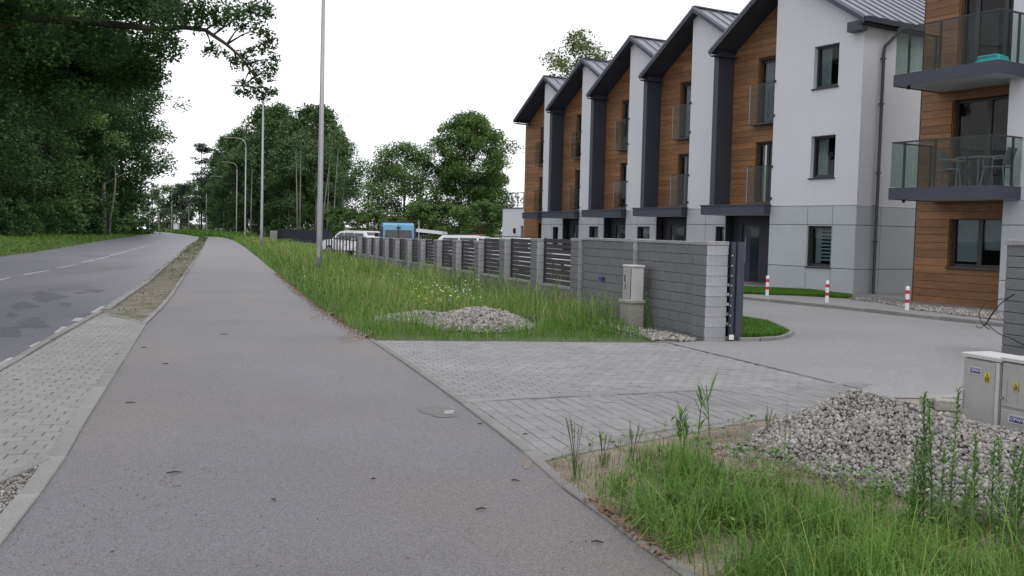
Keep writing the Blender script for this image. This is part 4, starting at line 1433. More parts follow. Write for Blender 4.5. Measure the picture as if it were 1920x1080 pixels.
def prof(kind, t):
    if kind == 'round': return np.sqrt(np.clip(1-(2*t-1)**2,0,1))**.7
    if kind == 'wall': return np.clip((.75+.35*np.sin(t*2.6))*(1-t**4)**.6,.05,1)
    if kind == 'birch': return np.clip(.35+1.1*t-1.38*t**3,.08,1)*.98
    if kind == 'dome': return np.clip((.8+.4*t)*(1-t**3.5)**.55,.06,1)
    if kind == 'pine': return np.clip(1-.75*t,.1,1)
    return np.ones_like(t)

tree_cache = {}
def make_crown(key, kind, h, r, z0, ncl, nlf, size, seed, rcf=.17, flat=.75):
    g = np.random.default_rng(seed)
    t = g.uniform(0,1,ncl)**.9
    ang = g.uniform(0,2*math.pi,ncl)
    lob = 1+.16*np.sin(3*ang+seed)+.12*np.sin(5*ang+2*seed+4*t)
    rad = r*prof(kind,t)*np.sqrt(g.uniform(.12,1,ncl))*lob
    c = np.stack([rad*np.cos(ang), rad*np.sin(ang), z0+t*(h-z0)*.97],1)
    rc = r*rcf*g.uniform(.55,1.35,ncl)
    wts = rc**2/(rc**2).sum()
    idx = g.choice(ncl, nlf, p=wts)
    d = g.normal(size=(nlf,3)); d /= np.linalg.norm(d,axis=1)[:,None]
    d *= (g.uniform(0,1,(nlf,1))**.45)*rc[idx][:,None]*1.25
    d[:,2] *= flat
    P_ = c[idx]+d
    P_[:,2] = np.maximum(P_[:,2], .15)
    return leaf_quads(P_, size, g), c

def tree(name, label, x, y, h, r, z0, kind, lm, ncl, nlf, size, bark, tr=.2, seed=1, group=None, key=None, rz=None, nlimb=16, lean=(0,0), rcf=.17, flat=.75, fork=False):
    rz = random.uniform(0,6.28) if rz is None else rz
    T_ = thing(name, label, 'tree' if h > 5 else 'bush', (x,y,-.05), rz, group)
    key = key or (name, seed)
    if key not in tree_cache:
        (V,F,Cn), c = make_crown(key, kind, 1.0*h, r, z0, ncl, nlf, size, seed, rcf, flat)
        cm = np_mesh('crown', V, F, Cn, M[lm])
        g = random.Random(seed)
        tb_ = MB()
        top = h*.88
        pts = [(lean[0]*s_+g.uniform(-.02,.02)*h*.25*s_, lean[1]*s_+g.uniform(-.02,.02)*h*.25*s_, top*s_) for s_ in (0,.12,.3,.5,.7,.85,1)]
        tb_.tube(pts, [tr*1.35,tr,tr*.85,tr*.65,tr*.42,tr*.25,.02], 9)
        order = sorted(range(len(c)), key=lambda i: -np.hypot(c[i][0],c[i][1]))
        pick = [order[i] for i in range(0,min(len(order),nlimb*3),3)]
        for i in pick:
            e = c[i]
            zs_ = max(z0*.7, min(e[2]-np.hypot(e[0],e[1])*.55, top*.9))
            s_ = zs_/top
            b0 = Vector((lean[0]*s_, lean[1]*s_, zs_))
            e_ = Vector(e)
            mid = b0.lerp(e_,.55)+Vector((0,0,.06*(e_-b0).length))
            rr_ = tr*.35*(1-s_*.6)+.02
            tb_.tube([b0,mid,e_],[rr_,rr_*.6,.015],5,cap=False)
        tree_cache[key] = (cm, tb_)
        to = tb_.build('trunk', M[bark], T_, smooth=True)
        tree_cache[key] = (cm, to.data)
        link('crown', cm, T_)
    else:
        cm, tm = tree_cache[key]
        link('trunk', tm, T_)
        link('crown', cm, T_)
        s_ = h/tree_h[key]
        T_.scale = (s_*random.uniform(.92,1.08), s_*random.uniform(.92,1.08), s_)
    tree_h.setdefault(key, h)
    return T_
tree_h = {}

LW = 'trees of the dark wood left of the road'
wood = [(-54,86,29,8.5),(-52,97,30,8.5),(-54.5,109,30,8),(-57,119,30,8.5),(-57.5,131,31,8),(-59.5,143,32,8),(-70,158,31,8),
        (-64,92,30,9),(-66,107,31,9),(-68,124,32,9),(-70,140,33,9),(-62,101,28,8),(-64,133,31,8),(-46.5,80,26,6.5),(-59,76,27,8)]
for i, (x,y,h,r) in enumerate(wood):
    kind = i % 4
    tree('broadleaf_tree', 'tall dark broadleaf tree with leaves down to the grass, in the wood left of road', x, y, h, r, .6, 'wall', 'leaf_dark' if kind != 2 else 'leaf_mid', 150, 24000, .42, 'bark', .3, seed=20+kind, group=LW, key=('wood',kind))
tree('overhanging_tree', 'last tall tree of the wood, its crown hanging over the road bend', -62.0, 152, 30, 8.6, 6.5, 'round', 'leaf_mid', 150, 22000, .42, 'bark', .28, seed=27)
tree('twin_trunk_tree', 'tree with two bare slender trunks at the roadside edge of the wood', -51.4, 120.7, 17, 4.2, 6.5, 'round', 'leaf_dark', 60, 6500, .36, 'bark_pale', .3, seed=41, rz=0)
tw = bpy.data.objects['twin_trunk_tree']
MB().tube([(.75,-.2,-.1),(.95,-.2,2.5),(1.4,-.2,5),(1.6,-.3,7),(1.5,-.3,10)],[.17,.15,.13,.10,.04],8).build('trunk', M['bark_pale'], tw, smooth=True)
for i, (u, Y, h, r) in enumerate(((-10,78,3.2,3.2),(40,84,3.6,3),(85,92,3.2,3),(125,100,4,3.2),(165,108,3.4,2.6),(230,124,3.6,3))):
    x = (u-960)/1800*Y
    tree('bush', 'leafy bush growing at the grassy foot of the wood', x-1.5, Y, h, r, .1, 'dome', 'leaf_mid' if i % 3 else 'leaf_dark', 40, 3600, .30, 'bark', .06, seed=51, group='bushes along the edge of the wood', key=('bush',i % 2))

# oak whose limb hangs over the road
oak = thing('oak_tree', 'oak with a long leafy limb hanging over the road against the white sky', 'tree', (-21.5,32,-.05), 0)
g = np.random.default_rng(77)
ob = Vector((-21.5,32,0))
cl, cr_ = [], []
def rel(px, py, Y):
    return np.array(at_depth(px,py,Y)-ob)
body = MB()
body.tube([(0,0,-.1),(.1,0,2),(.3,-.1,5),(.8,-.2,8),(1.2,-.2,11),(1.5,0,15)],[.55,.42,.38,.3,.2,.05],10)
spine = [np.array([.6,-.2,6.8]), rel(60,30,30), rel(190,40,29.5), rel(300,52,29), rel(345,48,28.5), rel(385,53,28), rel(425,80,28), rel(450,102,28), rel(478,140,27.8), rel(492,168,27.8)]
body.tube([tuple(q) for q in spine],[.24,.15,.11,.085,.07,.06,.05,.04,.026,.01],8)
twigs = [(345,48,352,12),(360,50,400,20),(385,53,398,88),(385,53,440,22),(400,62,470,18),(425,80,480,52),(425,80,452,45),(440,95,445,120),(450,102,505,75),(450,102,470,118),(462,118,512,108),(478,140,505,135),(478,140,455,165),(470,128,458,150),(488,160,512,168),(400,20,420,5),(440,22,500,12),(470,18,490,35),(398,88,385,95),(320,50,318,20),(345,48,375,10)]
for a,b,c_,d in twigs:
    body.tube([tuple(rel(a,b,28)), tuple(rel((a+c_)/2,(b+d)/2-3,28+g.uniform(-.2,.2))), tuple(rel(c_,d,28+g.uniform(-.4,.4)))],[.035,.022,.008],5,cap=False)
body.build('trunk', M['bark'], oak, smooth=True)
tips = [(350,20,26),(365,8,24),(380,30,16),(400,18,26),(372,50,12),(398,86,13),(386,96,9),(410,40,16),(430,15,24),(445,28,20),(452,48,14),(470,18,24),(490,10,20),(502,22,14),(482,50,18),(500,62,14),(508,78,14),(490,88,15),(470,92,10),(446,118,14),(436,108,9),(470,116,12),(455,100,10),(512,106,12),(500,120,13),(515,125,9),(480,134,12),(502,138,13),(455,150,10),(447,168,9),(462,170,12),(478,160,13),(492,176,15),(508,170,11),(516,168,8),(485,150,9),(300,30,30),(318,12,26),(310,62,18),(296,80,14),(330,45,14),(345,35,16),(420,95,9),(405,100,6)]
Cs = []
for (u,v,rp) in tips:
    c = rel(u,v,28+g.uniform(-.5,.5))
    n_ = int(8+rp*rp*.5)
    d = g.normal(size=(n_,3)); d /= np.linalg.norm(d,axis=1)[:,None]
    Cs.append(c+d*(g.uniform(0,1,(n_,1))**.6)*rp*1.25/1800*28*np.array([1,1.1,.85]))
V,F,Cn = leaf_quads(np.concatenate(Cs), .11, g, up=.3)
tagc = link('crown', np_mesh('crown', V, F, Cn, M['leaf_oak']), oak)
# main body of the crown
ncl = 120
cen = rel(45,5,30.5)
d = g.normal(size=(ncl,3)); d /= np.linalg.norm(d,axis=1)[:,None]
cc = cen+d*(g.uniform(.15,1,(ncl,1))**.4)*np.array([4.7,4.2,3.7])
idx = g.integers(0,ncl,85000)
d = g.normal(size=(85000,3)); d /= np.linalg.norm(d,axis=1)[:,None]
Pq = cc[idx]+d*(g.uniform(0,1,(85000,1))**.45)*g.uniform(.6,1.3,ncl)[idx][:,None]*np.array([1,1,.65])
V,F,Cn = leaf_quads(Pq, .15, g)
link('crown', np_mesh('crown', V, F, Cn, M['leaf_dark']), oak)

# birch grove beyond the meadow
BG = 'trees of the grove beyond the dark panel fence'
grove = [(408,205,16.5,4.2),(425,196,19.5,5),(455,188,21.5,5),(490,178,23,4.8),(520,168,22.5,4.4),(548,160,20.8,4),(575,155,20.5,4),(602,150,20,3.8),(626,146,16.8,3.4),(440,215,21,6),(505,206,24,6),(565,196,23,6),(612,185,20,4.6),(470,170,17,4.5),(540,148,15,4),(590,142,14,3.6),(425,175,11,4)]
for i, (u,Y,h,r) in enumerate(grove):
    tree('birch_tree', 'slender birch with pale trunk in the dense grove', (u-960)/1800*Y, Y, h, r*1.18, 1.8 if i < 13 else .6, 'birch' if i < 13 else 'wall', 'leaf_birch', 110, 15500, .42, 'bark_pale', .16, seed=60+i % 3, group=BG, key=('birch', i % 3 if i < 13 else 5), rcf=.2)
for (u,Y,h,dx) in ((468,140,10,.2),(556,130,12,-.3),(588,128,11,.9),(600,129,13,1.4),(611,130,11,.3),(560,132,13,.1),(632,128,9,1.0),(622,127,12,.6)):
    x = (u-960)/1800*Y
    yb = thing('young_birch', 'thin young birch with bare pale stem at the edge of the grove', 'tree', (x,Y,0), 0, 'young birches at the edge of the grove')
    MB().tube([(0,0,-.3),(dx*.3,0,h*.35),(dx,0,h)],[.11,.09,.03],6).build('trunk', M['bark_pale'], yb, smooth=True)
    gy = np.random.default_rng(int(u))
    V,F,Cn = leaf_quads(np.array([dx,0,h])+gy.normal(0,1,(260,3))*np.array([.8,.8,1.6]), .3, gy)
    link('crown', np_mesh('crown', V, F, Cn, M['leaf_birch']), yb)
tree('pine_tree', 'dark airy pine with layered branches, by the road bend', (376-960)/1800*200, 200, 18.5, 4.6, 5, 'pine', 'needle', 34, 4200, .42, 'bark', .2, seed=81, rcf=.26, flat=.35)
tree('pine_tree', 'smaller dark pine left of the tall airy pine', (338-960)/1800*215, 215, 10.5, 4.2, 1.2, 'pine', 'needle', 30, 3600, .42, 'bark', .2, seed=82, rcf=.26, flat=.4)
for i, (u,Y,h,r) in enumerate(((305,235,11,5.5),(330,250,12,6),(352,245,11,5.5),(372,225,12,5.5),(285,240,10,5.5),(262,232,9,5),(400,225,11,5))):
    tree('far_tree', 'low light green tree beyond the bend of the road', (u-960)/1800*Y, Y, h, r, .3, 'dome', 'far_leaf', 40, 3600, .5, 'bark', .15, seed=90+i % 2, group='low trees beyond the road bend', key=('far',i % 2))
# trees behind the parked cars
tree('lime_tree', 'big round crowned tree standing behind the parked cars', (876-960)/1800*120, 120, 15.9, 5.5, .4, 'dome', 'leaf_mid', 230, 62000, .31, 'bark', .28, seed=101, rcf=.19)
tree('spreading_tree', 'lower spreading tree left of the big round tree', (755-960)/1800*118, 118, 12.0, 5.2, .8, 'dome', 'leaf_mid', 120, 28000, .28, 'bark', .2, seed=103, rcf=.2)
tree('thin_tree', 'thin airy tree through which the sky shows, between grove and spreading tree', (688-960)/1800*128, 128, 10.6, 4.4, .8, 'round', 'leaf_birch', 65, 7000, .27, 'bark', .14, seed=104, rcf=.2)
for i, (u,Y,h,r) in enumerate(((660,118,3.6,2.4),(700,112,3.4,2.6),(735,108,3.0,2.2),(790,106,4.6,2.4),(835,104,4.4,2.6),(900,102,4.6,2.6),(935,104,4.2,2.2),(640,122,4,2.4))):
    tree('bush', ('rounded green bush just right of the birch grove','round bush between white estate car and blue van','bush hidden low behind the blue van','bush behind the thin pale pole, right of blue van','bush left of the lime trunk behind the red patched car','bush right of the lime trunk behind the red patched car','rightmost bush beside the white annex','leftmost bush behind the white estate car')[i], (u-960)/1800*Y, Y, h, r, .1, 'dome', 'leaf_mid', 34, 2600, .27, 'bark', .06, seed=53, group='bushes behind the parked cars', key=('bush',3+i % 2))
tree('ash_tree', 'pale green airy tree rising behind the roofs of row houses', (1088-960)/1800*95, 95, 21.6, 4.4, 9, 'dome', 'leaf_pale', 80, 9500, .30, 'bark', .22, seed=111, rcf=.2)
tree('slim_tree', 'slim tree peeping out left of the farthest row house', (1000-960)/1800*76, 76, 9.9, 1.75, 3, 'round', 'leaf_mid', 26, 900, .2, 'bark', .08, seed=113, rcf=.24)

# ---------------------------------------------------------------- grass
def grass(name, P, h, wd, m, seed, z=0., lean=.45, bend=.5):
    """blades of grass: a lower quad and a tip each"""
    g = np.random.default_rng(seed)
    n = len(P)
    h = np.broadcast_to(h,(n,))*g.uniform(.55,1.25,n)
    wd = np.broadcast_to(wd,(n,))*g.uniform(.7,1.3,n)
    a = g.uniform(0,2*math.pi,n)
    dx, dy = np.cos(a), np.sin(a)
    ln = np.abs(g.normal(0,lean,n))*h
    b0 = np.stack([P[:,0],P[:,1],np.broadcast_to(z,(n,))],1)
    sx = np.stack([-dy,dx,np.zeros(n)],1)*wd[:,None]*.5
    q = ln/h                                   # how far it leans: the tip of a long leaning blade bends down
    m1 = b0+np.stack([dx*ln*.22,dy*ln*.22,h*.45],1)
    m2 = b0+np.stack([dx*ln*.60,dy*ln*.60,h*(.80-.10*bend*q)],1)
    tip = b0+np.stack([dx*ln*1.1,dy*ln*1.1,h*np.clip(1-.42*bend*q,.25,1)],1)
    V = np.empty((n,7,3))
    V[:,0] = b0-sx; V[:,1] = b0+sx; V[:,2] = m1+sx*.9; V[:,3] = m1-sx*.9; V[:,4] = m2+sx*.7; V[:,5] = m2-sx*.7; V[:,6] = tip
    base = (np.arange(n)*7)[:,None]
    F = np.concatenate([base+np.array([0,1,2,3]), base+np.array([3,2,4,5]), base+np.array([5,4,6])],1).ravel()
    Cn = np.tile([4,4,3],n)
    o_ = link(name, np_mesh(name, V.reshape(-1,3), F, Cn, M[m]))
    return tag(o_, kind='stuff')

def scatter(poly, n, seed, dens=None):
    g = np.random.default_rng(seed)
    A = np.array([(q[0],q[1]) for q in poly])
    P_ = g.uniform(A.min(0), A.max(0), (n,2))
    P_ = P_[in_poly(P_,A)]
    if dens is not None:
        P_ = P_[g.uniform(0,1,len(P_)) < dens(P_)]
    return P_

LOT = [(q.x,q.y) for q in [gp(694,638), gp(1225,641), gp(1140,604), gp(1000,572), gp(847,538), gp(732,513), gp(662,497), gp(640,480), gp(560,462), gp(470,449), gp(434,448.3)] + PR[8:16][::-1]]
PRL = [(q.x,q.y) for q in PR]
DRV = [(q.x,q.y) for q in gps([(692,639),(1240,642.5)])]
HP1 = np.array([-.56,17.0])
def heap1_d(P):
    a = np.hypot((P[:,0]-HP1[0])/1.02, (P[:,1]-HP1[1])/1.5)
    b = np.hypot((P[:,0]+1.55)/1.0, (P[:,1]-17.6)/.8)
    return np.minimum(a,b)
P = scatter(LOT, 620000, 1, lambda p: np.clip((19/p[:,1])**1.5,0,1)*np.clip(.55+.6*vnoise(p,1.1,2),0,1))
dr, dp = dist_line(P,DRV), dist_line(P,PRL)
keep = (heap1_d(P) > 1.0) & (dr > .9) & ~((P[:,0] > .55) & (dr < 2.0) & (P[:,1] < 19.5))
P, dr, dp = P[keep], dr[keep], dp[keep]
df_ = dist_line(P,[(F0[0],F0[1]),(F0[0]+FD.x*30,F0[1]+FD.y*30)])
hm = (.30+.34*vnoise(P,.7,4))*(1+.35*np.clip(1-df_/1.5,0,1))*np.clip(.6+dp*.6,.6,1)*np.clip(.35+dr*.3,.35,1)
wdm = .010*np.clip(P[:,1]/17,1,6)
dry = np.random.default_rng(5).uniform(0,1,len(P)) < np.clip(.10+.30*dp,.08,.58)
grass('meadow_grass', P[~dry], hm[~dry], wdm[~dry], 'grass', 3, lean=.8, bend=.9)
grass('tall_meadow_grass', P[dry], hm[dry]*1.12, wdm[dry]*.7, 'grass_dry', 4, lean=.65, bend=.7)
# broad leaved plants crowding the path edge
g = np.random.default_rng(71)
Pl = scatter(LOT, 260000, 72, lambda p: (p[:,1] < 40)*np.clip(1-dist_line(p,PRL)/1.3,0,1)*(vnoise(p,1.3,2) > .45)*np.clip((17/p[:,1])**1.3,0,1)*.8)
Pl = Pl[dist_line(Pl,DRV) > .25]
zl = g.uniform(.03,1,len(Pl))*(.18+.42*vnoise(Pl,1.1,6))
V,F,Cn = leaf_quads(np.concatenate([Pl, zl[:,None]],1), .055, g, asp=.42, up=.5)
tag(link('roadside_plants', np_mesh('roadside_plants', V, F, Cn, M['weed_low'])), kind='stuff')
# lawn edge by the drive
P = scatter(LOT, 900000, 6, lambda p: (p[:,1] < 19.5)*1.0)
dr = dist_line(P,DRV)
far = (P[:,0] > .55) & (dr < 2.2)
P2 = P[((dr < 1.15) | far) & (heap1_d(P) > .93) & (dist_line(P,PRL) > .02)]
dr2 = dist_line(P2,DRV)
grass('lawn_grass', P2, np.clip(.06+.12*dr2+.05*vnoise(P2,2.5,3),.05,.26), .009, 'grass_lawn', 7, lean=.5)
# island and strip before the house
ISL = [(q.x,q.y) for q in gps([(1388,638),(1440,637),(1470,632),(1472,628),(1456,621),(1436,611),(1392,603)])]
grass('lawn_grass', scatter(ISL, 22000, 8), .10, .010, 'grass_lawn', 8, z=.03)
STR = [(q.x,q.y) for q in [gp(1386,551,.085), gp(1500,555,.085), gp(1592,560,.085), gp(1598,556,.085), gp(1520,546,.085), gp(1386,540,.085)]]
grass('lawn_grass', scatter(STR, 60000, 9), .085, .014, 'grass_lawn', 9, z=.08)
# verge at the foot of the wood
VG = [(q.x,q.y) for q in RL] + [(-66,170),(-62,150),(-58,128),(-55,112),(-53,95),(-50,84),(-47,70),(-40,52),(-34,40),(-26,36)]
P = scatter(VG, 330000, 10, lambda p: np.clip((50/p[:,1])**1.2,0,1)*.9)
dl = dist_line(P,[(q.x,q.y) for q in RL])
hv = np.clip(.10+.055*dl,.1,.75)*(.7+.6*vnoise(P,.5,1))
gd = np.random.default_rng(12).uniform(0,1,len(P)) < np.clip(.6-.08*dl,.12,.6)
grass('verge_grass', P[~gd], hv[~gd], .035*np.clip(P[~gd][:,1]/60,.7,2), 'grass', 11)
grass('verge_grass', P[gd], hv[gd], .035*np.clip(P[gd][:,1]/60,.7,2), 'grass_verge', 12)
# far bank at the bend
FB = [(q.x,q.y) for q in [gp(434,449), gp(418,445.2), gp(391,443.8), gp(374.5,443.8), gp(348.5,439.8), gp(322.6,436.6), gp(296,434)]] + [(-95,200),(-60,200),(-40,150)]
P = scatter(FB, 60000, 14)
grass('bank_grass', P, .55, .10, 'grass', 15)
# weeds in the soil strip between road and path
VS = [(q.x,q.y) for q in verge]
P = scatter(VS, 400000, 16, lambda p: np.clip((16/p[:,1])**1.3,0,1)*np.clip(.06+.9*np.clip((p[:,1]-22)/40,0,1)+1.6*(vnoise(p,1.6,5)-.5),.0,1))
grass('verge_grass', P, .07+.09*np.clip((P[:,1]-22)/50,0,1), .009*np.clip(P[:,1]/16,1,6), 'grass_verge', 17, lean=.8)
g = np.random.default_rng(73)
Pl = scatter(VS, 60000, 74, lambda p: np.clip((16/p[:,1])**1.2,0,1)*np.clip(1.6*(vnoise(p,1.7,5)-.42)+.5*np.clip((p[:,1]-25)/30,0,1),0,1)*.35)
V,F,Cn = leaf_quads(np.concatenate([Pl, g.uniform(.012,.06,(len(Pl),1))],1), .05, g, asp=.45, up=1.0)
V *= 1
tag(link('low_weeds', np_mesh('low_weeds', V, F, Cn, M['weed_low'])), kind='stuff')
Pl = scatter(VS, 40000, 75, lambda p: np.clip((16/p[:,1])**1.5,0,1)*np.clip(2*(vnoise(p,1.1,2)-.4),0,1)*.6)
V,F,Cn = leaf_quads(np.concatenate([Pl, np.full((len(Pl),1),.014)],1), .035, g, asp=.8, up=2.5)
tag(link('pebbles', np_mesh('pebbles', V, F, Cn, M['gravel'])), kind='stuff')
# foreground bank
PRn = [(q.x,q.y) for q in PR[:6]]
BK = [(q.x,q.y) for q in [gp(1012,878), gp(1098,850), gp(1207,820), gp(1315,806), gp(1444,796), gp(1560,786), gp(1760,800), gp(1990,860)]] + [(3.9,4.2),(3.0,3.3),(1.35,3.4)] + [(q.x,q.y) for q in PR[:5]]
HR = [(2.74,7.60),(3.15,7.15),(3.7,6.62),(4.2,5.9)]
def heap_d(P): return dist_line(P,HR)
DE = [(q.x,q.y) for q in gps([(1004,872),(1098,845),(1207,815),(1315,801),(1444,791),(1500,781)])]
def bank_d(p):
    e = dist_line(p,DE); k_ = dist_line(p,PRn)
    d = np.clip((e-.35)/.8,.015,1)*np.clip(.25+(k_-.10)/.25,.0,1)
    d *= np.clip(-.62+2.25*(.5*vnoise(p,2.1,2)+.5*vnoise(p,5.2,6)),.03,1)
    d *= np.clip((heap_d(p)-.80)/.35,.015,1)
    return np.clip(d,0,1)
P = scatter(BK, 125000, 18, bank_d)
e = dist_line(P,DE)
clump = vnoise(P,2.4,7)*.6+vnoise(P,6.5,3)*.4
hd_ = heap_d(P)
hb = np.clip(.07+.13*e,.07,.27)*(.2+1.35*clump)*np.clip(np.clip((hd_-1.15)/1.5,.16,1)+np.clip((1.5-P[:,0])/.4,0,1),0,1)
gd = np.random.default_rng(13).uniform(0,1,len(P))
for lo, hi, k_, wd_, mm, ln_, bn_, nm in ((0,.52,1.,.0058,'grass',.75,1.0,'bank_grass'),(.52,.80,.9,.0055,'grass_lawn',.85,1.1,'bank_grass'),(.80,.90,.8,.005,'grass_dry',.8,1.1,'bank_grass'),(.962,1,2.2,.0042,'grass',.55,1.0,'tall_bank_grass'),(.945,.962,1.9,.004,'grass_dry',.4,.7,'tall_bank_grass')):
    k = (gd >= lo) & (gd < hi)
    grass(nm, P[k], hb[k]*k_, wd_, mm, 19+int(lo*100), z=.01, lean=ln_, bend=bn_)
# dead straw lying between the tufts
Ps = scatter(BK, 30000, 25, lambda p: np.clip(bank_d(p)*.5+.16,0,1)*(heap_d(p) > .9))
grass('dead_straw', Ps, .10, .004, 'straw', 26, z=.008, lean=2.2, bend=.3)
# broad leaved ground weeds among the grass
g = np.random.default_rng(23)
Pw = scatter(BK, 26000, 24, lambda p: np.clip(bank_d(p)+.12,0,1)*(vnoise(p,3.1,9) > .55))
V,F,Cn = leaf_quads(np.concatenate([Pw, g.uniform(.03,.16,(len(Pw),1))],1), .045, g, asp=.5, up=1.0)
tag(link('ground_weeds', np_mesh('ground_weeds', V, F, Cn, M['weed'])), kind='stuff')

# ---------------------------------------------------------------- gravel
def heap_obj(name, label, cat, hfun, box, n, size, seed, zb=.0):
    """a mound with loose stones all over it"""
    g = np.random.default_rng(seed)
    T_ = thing(name, label, cat, ((box[0]+box[1])/2,(box[2]+box[3])/2,0))
    ox, oy = T_.location.x, T_.location.y
    nx = 44
    X, Y = np.meshgrid(np.linspace(box[0],box[1],nx), np.linspace(box[2],box[3],nx))
    Z = hfun(np.stack([X.ravel(),Y.ravel()],1))
    V = np.stack([X.ravel()-ox,Y.ravel()-oy,Z-.03],1)
    i = np.arange(nx*nx).reshape(nx,nx)
    F = np.stack([i[:-1,:-1],i[:-1,1:],i[1:,1:],i[1:,:-1]],-1).reshape(-1,4)
    zq = Z[F].max(1)
    F = F[zq > .012]
    link('mound', np_mesh('mound', V, F, np.full(len(F),4), M['gravel_bed'], True), T_)
    P_ = np.stack([g.uniform(box[0],box[1],n), g.uniform(box[2],box[3],n)],1)
    z = hfun(P_)
    k = (z > .015) | (g.uniform(0,1,n) < .05*(z > .004))
    P_, z = P_[k], z[k]
    m_ = len(P_)
    base = np.array([(1,0,0),(-1,0,0),(0,1,0),(0,-1,0),(0,0,1),(0,0,-1),(.62,.62,.5),(-.62,.62,-.5),(.62,-.62,-.5),(-.62,-.62,.5)])[:8]
    cube = np.array([(-1,-1,-1),(1,-1,-1),(1,1,-1),(-1,1,-1),(-1,-1,1),(1,-1,1),(1,1,1),(-1,1,1)])*.62
    vv = cube[None]*g.uniform(.55,1.35,(m_,8,3))
    q = g.normal(size=(m_,4)); q /= np.linalg.norm(q,axis=1)[:,None]
    w_,x_,y_,z_ = q.T
    Rm = np.stack([1-2*(y_*y_+z_*z_),2*(x_*y_-z_*w_),2*(x_*z_+y_*w_),2*(x_*y_+z_*w_),1-2*(x_*x_+z_*z_),2*(y_*z_-x_*w_),2*(x_*z_-y_*w_),2*(y_*z_+x_*w_),1-2*(x_*x_+y_*y_)],1).reshape(-1,3,3)
    vv = np.einsum('nij,nkj->nki', Rm, vv)
    s_ = size*np.clip(g.gamma(2.4,1/2.4,m_),.25,2.8)
    vv *= (s_*.5)[:,None,None]
    vv += np.stack([P_[:,0]-ox,P_[:,1]-oy,z+g.uniform(-.35,.35,m_)*size],1)[:,None,:]
    q6 = np.array([0,3,2,1,4,5,6,7,0,1,5,4,1,2,6,5,2,3,7,6,3,0,4,7])
    F = (np.arange(m_)*8)[:,None]+q6
    o_ = link('stones', np_mesh('stones', vv.reshape(-1,3), F.ravel(), np.full(m_*6,4), M['gravel']), T_)
    tag(o_, kind='stuff')
    return T_
def h2(P):
    d = dist_line(P,HR)
    rr_ = .82+.33/(1+np.exp(-(P[:,0]-2.8-(P[:,1]-7.60)*.9)/.16))
    z = .47*np.clip(1-(d/rr_)**1.12,0,1)
    z *= 1-.42*np.clip((P[:,0]-3.05)/.9,0,1)
    z += .05*(vnoise(P,3.1,3)-.5)*(z > .02)
    toe = np.hypot((P[:,0]-1.95)/.55,(P[:,1]-7.45)/.35)
    z = np.maximum(z, .028*np.clip(1-toe,0,1)*2*(vnoise(P,9,1) > .35))
    return np.maximum(z,0)
heap_obj('gravel_heap', 'large pale gravel heap in the foreground by the electricity cabinets', 'gravel heap', h2, (1.3,5.2,5.0,8.8), 95000, .0185, 5)
def h1(P):
    a = np.hypot((P[:,0]-HP1[0])/1.0, (P[:,1]-HP1[1])/1.35)
    b = np.hypot((P[:,0]+1.6)/1.05, (P[:,1]-17.7)/.7)
    return np.maximum(.31*np.clip(1-a**1.6,0,1), .15*np.clip(1-b**1.5,0,1))*(.85+.3*vnoise(P,3,2))
heap_obj('gravel_heap', 'low gravel heap lying in the grass lot before the fence', 'gravel heap', h1, (-2.9,.9,15.2,19.2), 34000, .029, 6)
mb = MB(); mb.cbox(-.02,.36,-.05,.05,.0,.09,.015)
tag(mb.build('timber_offcut', M['twig'], loc=(.16,17.3,.06), rotz=.5), 'dark timber offcut sticking out of the low gravel heap', 'timber')
def h3(P):
    return .02*(vnoise(P,6,4) > .25)*in_poly(P, GS)
GS = [(q.x,q.y) for q in gps([(1225,640),(1300,642),(1318,640.5),(1230,622),(1140,604),(1110,606)])]
T_ = heap_obj('gravel_strip_stones', 'strip of loose pale stones along the foot of the block wall', 'gravel', h3, (1.5,3.2,15.2,18.3), 14000, .032, 8)
GS2 = [(q.x,q.y) for q in [gp(1592,561,.085), gp(1650,568,.085), gp(1720,582,.085), gp(1880,602,.085), gp(1900,592,.085), gp(1715,573,.085), gp(1603,558,.085)]]
def h4(P):
    return .105*in_poly(P, GS2)
heap_obj('gravel_strip_stones', 'pale stones along the foot of the brown boarded building', 'gravel', h4, (8.2,11.6,18,25.5), 14000, .035, 9)
GS3 = [(q.x,q.y) for q in gps([(-30,925),(88,868),(48,922),(-5,990),(-60,1060)])]
def h5(P):
    return .018*in_poly(P, GS3)
heap_obj('loose_gravel', 'small loose stones between the paved bay and path kerb, bottom left', 'gravel', h5, (-3.6,-2.2,4.2,7.2), 14000, .013, 10)
# grit strewn over the path edge at the lower left
g = np.random.default_rng(31)
A = np.stack([g.normal(-2.25,.22,260), g.uniform(4.6,6.6,260)],1)
kp = A[:,0]*1.0 > -2.75-(A[:,1]-4.85)*.27+.12
def h6(P): return np.full(len(P), .02)
V = []
mb = MB()
for (x,y) in A[kp]:
    s_ = g.uniform(.004,.011)
    mb.add([(x-s_,y,.016),(x,y-s_,.016),(x+s_,y,.016),(x,y+s_,.016),(x+s_*.2,y,.016+s_*1.2)], [(0,1,4),(1,2,4),(2,3,4),(3,0,4)])
tag(mb.build('grit', M['gravel_bed']), kind='stuff')

